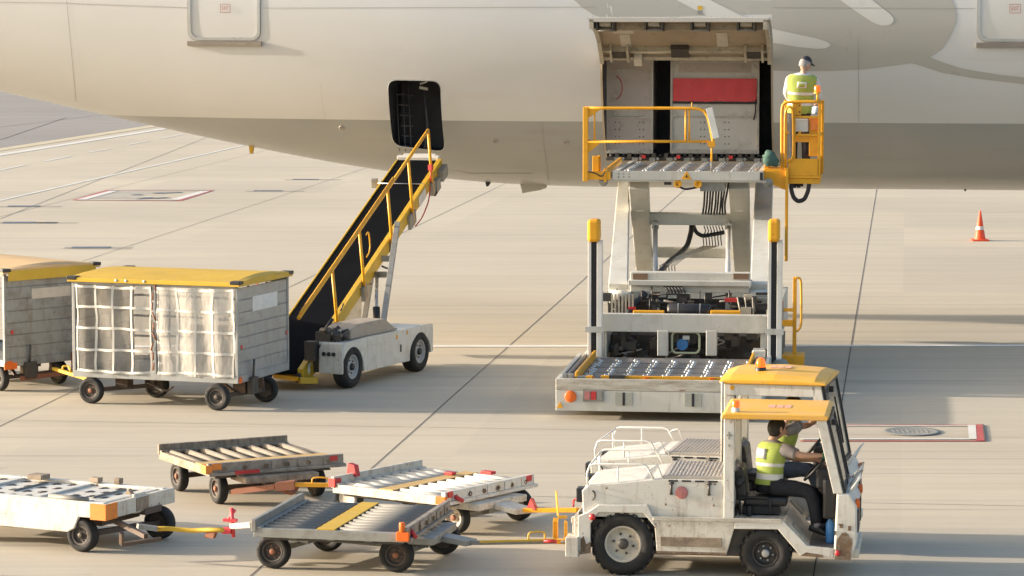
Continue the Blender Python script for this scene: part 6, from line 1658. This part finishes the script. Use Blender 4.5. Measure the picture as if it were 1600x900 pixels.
    if tall: b.lathe((bx, by, zt-.03), (0, 0, 1), [(.062, 0), (.062, .045), (.055, .05)], 20)
    else: b.lathe((bx, by, zt), (0, 0, 1), [(.042, 0), (.042, .035), (.034, .037), (.034, .05)], 18)
    bs = b.build('beacon_base', M['black'] if tall else M['sticker_white'], rf)
    b = MB()
    if tall: b.lathe((bx, by, zt+.02), (0, 0, 1), [(.055, 0), (.056, .04), (.045, .085), (.02, .105), (.001, .108)], 20)
    else: b.lathe((bx, by, zt+.05), (0, 0, 1), [(.042, 0), (.042, .06), (.036, .068), (.001, .07)], 18)
    b.build('beacon', M['beacon_lit'] if tall else M['beacon'], bs)
    # windscreen, leaning back
    xt, xb, zb = 2.60, 2.83, .93
    for y0 in (.0, W-.055):
        b = MB(); b.prism([(xt-.085, RH), (xt+.02, RH), (xb-.03, zb), (xb-.13, zb)], .055, 'xz', y0); b.build('windscreen_pillar', M['white'], t, bevel=.006)
    def wp(f, y, d=0): return (xt+.02+(xb-.03-xt-.02)*f+d, y, RH+(zb-RH)*f)
    b = MB()
    b.beam(wp(.03, .03, .02), wp(.03, W-.03, .02), .03, .04); b.beam(wp(.97, .03, .02), wp(.97, W-.03, .02), .03, .05)
    for y in (.035, W-.035): b.beam(wp(.0, y, .02), wp(1, y, .02), .03, .03, (0, 1, 0))
    b.build('windscreen_seal', M['black'], t)
    b = MB(); b.face([wp(.04, .04, .02), wp(.04, W-.04, .02), wp(.96, W-.04, .02), wp(.96, .04, .02)]); q = b.build('windscreen', M['glass'], t); md = q.modifiers.new('thick', 'SOLIDIFY'); md.thickness = .006
    b = MB(); b.beam(wp(.95, .45, .045), wp(.35, .62, .045), .012, .02, (0, 1, 0)); b.beam(wp(.2, .58, .05), wp(.75, .60, .05), .018, .02, (0, 1, 0)); b.box(wp(.1, .5, .04), (.05, .08, .06)); b.build('wiper', M['black'], t)
    # nose
    b = MB(); b.prism([(2.705, .235), (2.735, .93), (2.87, .935), (2.945, .80), (2.95, .42), (2.89, .22)], W-.002, 'xz', .001); b.build('front_cowl', M['white'], t, bevel=.02)
    b = MB(); b.prism([(2.72, .235), (2.74, .44), (2.80, .52), (2.86, .50), (2.905, .42), (2.885, .225)], .004, 'xz', -.003)
    for k in range(26):
        x, z = 2.72+random.random()*.17, .25+random.random()**1.5*.38; b.box((x, -.002, z), (random.uniform(.01, .04), .004, random.uniform(.01, .05)))
    b.build('scuffed_corner', M['grime_patch'], t)
    b = MB()
    for y0 in (.14, W-.30): b.bb(2.945, 2.962, y0, y0+.16, .50, .74)
    b.bb(2.945, 2.955, W*.34, W*.66, .46, .72); b.build('grille', M['black'], t)
    b = MB()
    for y in (.10, W-.10): b.lathe((2.93, y, .82), (1, 0, 0), [(.05, 0), (.05, .04), (.001, .045)], 16)
    b.build('indicator', M['orange'], t)
    b = MB()
    for y0 in (.0, W*.5):
        b.tube([(2.86, y0+.08, .93), (2.98, y0+.08, 1.10), (2.98, y0+.08+W*.38, 1.10), (2.86, y0+.08+W*.38, .93)], .014, 8)
        b.tube([(2.90, y0+.3, .96), (2.98, y0+.3, 1.10)], .010, 6)
    b.build('front_rail', M['white_clean'], t)
    b = MB(); b.bb(2.90, 2.97, .05, W-.05, .24, .34); b.build('front_bumper', M['white_worn'], t, bevel=.012)
    # floor, step
    b = MB(); b.bb(2.40, 2.74, .05, W-.05, .33, .355); b.build('foot_plate', M['deck_grey'], t)
    b = MB(); vs = [(2.16, .62), (2.42, .355), (2.45, .365), (2.19, .64)]; b.prism(vs, W-.12, 'xz', .06); b.bb(1.66, 2.18, .05, W-.05, .58, .628); b.build('floor_riser', M['white_worn'], t)
    b = MB(); b.prism([(2.26, .55), (2.40, .41), (2.42, .43), (2.28, .57)], .22, 'xz', .12); b.build('riser_recess', M['grey_metal'], t)
    # seats
    for y0 in ((.28,) if not tall else (.28,)):
        b = MB(); b.bb(1.74, 2.20, y0, y0+.46, .73, .83); b.build('seat', M['black'], t, bevel=.03)
        b = MB(); b.prism([(1.66, .78), (1.78, .78), (1.74, 1.13), (1.69, 1.15), (1.63, 1.12)], .44, 'xz', y0+.01); b.build('backrest', M['black'], t, bevel=.03)
        b = MB(); b.bb(1.72, 2.12, y0+.04, y0+.42, .64, .73); b.tube([(1.70, y0-.02, .64), (1.70, y0-.02, .83), (1.98, y0-.02, .83), (2.02, y0-.02, .80), (2.02, y0-.02, .65)], .014, 8); b.cyl((1.66, y0+.0, .96), (1.72, y0+.04, 1.02), .05, 10); b.cyl((1.80, y0-.03, .62), (1.80, y0-.03, .74), .03, 8)
        b.build('seat_base', M['black'], t, bevel=.008)
    b = MB(); b.bb(2.58, 2.72, .20, W-.2, .62, 1.05); b.bb(2.50, 2.66, .32, .72, .92, 1.14); b.build('dashboard', M['black'], t, bevel=.03)
    b = MB(); c_ = V(2.50, .50, 1.14); ax = V(-.75, 0, .66).normalized(); a1 = ax.cross(V(0, 1, 0)).normalized(); a2 = V(0, 1, 0)
    ring = [c_+(a1*math.cos(2*math.pi*k/28)+a2*math.sin(2*math.pi*k/28))*.19 for k in range(29)]; b.tube(ring, .015, 8, cap=False)
    for k in (0, 9, 19): b.tube([c_-ax*.02, ring[k]], .012, 6)
    b.tube([c_-ax*.01, c_-ax*.30], .028, 10); b.build('steering_wheel', M['black'], t)
    b = MB(); 
    q = V(2.57, W-.22, RH-.17); b.box(q, (.04, .14, .22)); b.tube([q+V(.03, 0, .1), (2.62, W-.2, RH-.05)], .01, 6); b.build('mirror', M['black'], t, bevel=.01)
    # wheels
    for y, s in ((.12, -1), (W-.12, 1)):
        wheel(t, (.48, y, .335), .335, .22, .195, rim='rim_white', hub='dark_steel', side=s, lugs=22); wheel(t, (1.99, y, .27), .27, .20, .14, rim='black_rim', hub='rim_grey', side=s, lugs=20)
    b = MB(); b.bb(-.12, -.03, W*.42, W*.58, .28, .46); b.bb(-.14, -.04, W*.46, W*.54, .46, .52); b.build('tow_hitch', M['white_worn'], t, bevel=.006)
    return t
M['tread'] = mat('ribbed aluminium', (.46, .42, .37), .5, metal=.3, dirt=.35, dcol=(.24, .18, .13), dscale=4)
M['roof_mark'] = mat('faded roof marking', (.72, .42, .3), .6, dirt=.5, dcol=(.8, .45, .12), dscale=14)
M['grime_patch'] = mat('scraped rusty steel', (.15, .095, .055), .75, dirt=.6, dcol=(.42, .36, .28), rust=.4, dscale=7, chips=.4)
M['black_rim'] = mat('oily black rim', (.03, .027, .025), .45, dirt=.3, dscale=8)
gT = G(905, 905); T1 = Frame(.70, 33.62, -8.0); W1T = 1.20
tr1 = tractor(T1, W1T, 'nearest baggage tractor, white with a flat yellow roof and a driver at the open side', False)
T2 = Frame(.83, 35.42, -12.5)
tr2 = tractor(T2, 1.22, 'white baggage tractor behind the nearest one, with a taller domed yellow roof and lit beacon', True)
b = MB(); b.beam((1.60, .015, 1.56), (1.60, .015, 1.48), .018, .006, (0, 1, 0)); b.box((1.60, .016, 1.525), (.055, .006, .016)); b.bb(1.593, 1.607, .013, .019, 1.40, 1.43); b.build('cross_mark', M['grey_metal'], tr1)
b = MB(); q = T1.z(879, 846, .30)
b.beam(T1.z(868, 812, .55), T1.z(868, 842, .30)+V(0, 0, -.02), .05, .05, (0, 1, 0)); b.beam(T1.z(884, 815, .55), T1.z(884, 850, .26), .03, .03, (0, 1, 0)); b.beam(T1.z(872, 808, .6), T1.z(886, 808, .6), .03, .03); b.beam(T1.z(868, 846, .30), T1.z(903, 846, .30), .06, .05); b.beam(T1.z(869, 785, .62)+V(0, 0, .12), T1.z(872, 806, .6), .018, .018, (0, 1, 0)); b.build('hitch_frame', M['yellow'], tr1, bevel=.004)
b = MB(); b.box(T1.z(896, 852, .30), (.14, .3, .22)); b.build('hitch_block', M['white_worn'], tr1, bevel=.01)
b = MB(); limb(b, [T2.z(896, 791, .45), T2.z(896, 781, .5), T2.z(904, 779, .52), T2.z(908, 784, .5)], [.012]*4, 6); b.build('hitch_handle', M['red'], tr2)
b = MB(); b.beam(T2.z(900, 797, .40), T2.z(925, 797, .40), .06, .05); b.build('hitch_bar', M['yellow'], tr2)
# drivers
def t1(X, Y, y): return T1.y(*z7(X, Y), y)
def t2(X, Y, y): return T2.y(*z7(X, Y), y)
yc = .50
J = dict(base=(1.98, yc, .83), pelvis=t1(850, 520, yc), neck=t1(868, 340, yc), head=t1(884, 290, yc+.02), sh_r=t1(918, 380, .37), sh_l=t1(835, 368, .66),
         el_r=t1(985, 402, .30), wr_r=t1(1072, 402, .36), el_l=t1(960, 415, .74), wr_l=t1(1050, 420, .62),
         hip_r=t1(860, 530, .41), hip_l=t1(860, 530, .60), kn_r=t1(1030, 545, .38), kn_l=t1(1050, 550, .62), an_r=t1(1050, 690, .36), an_l=t1(1075, 690, .60))
person('person', 'dark haired driver in lime vest and grey shirt at the wheel of the nearest tractor', T1, J,
       dict(face=(.78, .6, -.05), headup=(-.02, 0, 1), hand_r=(1, .1, -.1), hand_l=(1, -.3, -.2), palm_r=(0, .2, -1), palm_l=(0, 0, -1), hair='hair', hair_low=-.6, shirt='shirt_grey', trousers='navy', sleeve=.72,
            toe=(1, 0, -.28), seated=True, logo=(.15, .11), socks=True, glove='r', width=.95, curl=.8))
J = dict(base=(2.0, yc, .85), pelvis=t2(880, 455, yc), neck=t2(938, 250, yc), head=t2(952, 200, yc), sh_r=t2(962, 288, .36), sh_l=t2(945, 278, .68),
         el_r=t2(935, 300, .22), wr_r=t2(965, 258, .30), el_l=t2(1005, 280, .78), wr_l=t2(1065, 248, .72),
         hip_r=t2(890, 465, .41), hip_l=t2(890, 465, .60), kn_r=t2(1035, 455, .38), kn_l=t2(1050, 455, .62), an_r=t2(1060, 590, .36), an_l=t2(1085, 590, .60))
J['el_r'] = J['sh_r']+V(-.17, -.12, -.05); J['wr_r'] = J['el_r']+V(.13, .02, .22)
person('person', 'driver in a lime vest with raised arms, mostly hidden inside the rear tractor', T2, J,
       dict(face=(1, .2, 0), hand_r=(.5, .2, .6), hand_l=(.8, 0, .4), palm_r=(1, 0, -.2), palm_l=(0, 0, -1), hair='hair', hair_low=-.6, shirt='shirt_grey', trousers='jeans', sleeve=.6, toe=(1, 0, -.28), seated=True, width=.92))
# blue bottles
def bottle(F, p, label, s=1.0):
    b = MB(); b.lathe((0, 0, 0), (0, 0, 1), [(.001, 0), (.04*s, 0), (.043*s, .02*s), (.043*s, .17*s), (.036*s, .19*s), (.016*s, .235*s), (.016*s, .26*s), (.001, .262*s)], 18)
    o = b.build('water_bottle', M['blue'], None); w_ = F.o+F.ex*p[0]+F.ey*p[1]+V(0, 0, p[2]); o.location = w_; tag(o, label, 'bottle', None); return o
bottle(T1, (2.66, .30, .355), "blue bottle standing by the driver's feet in the nearest tractor", 1.15)
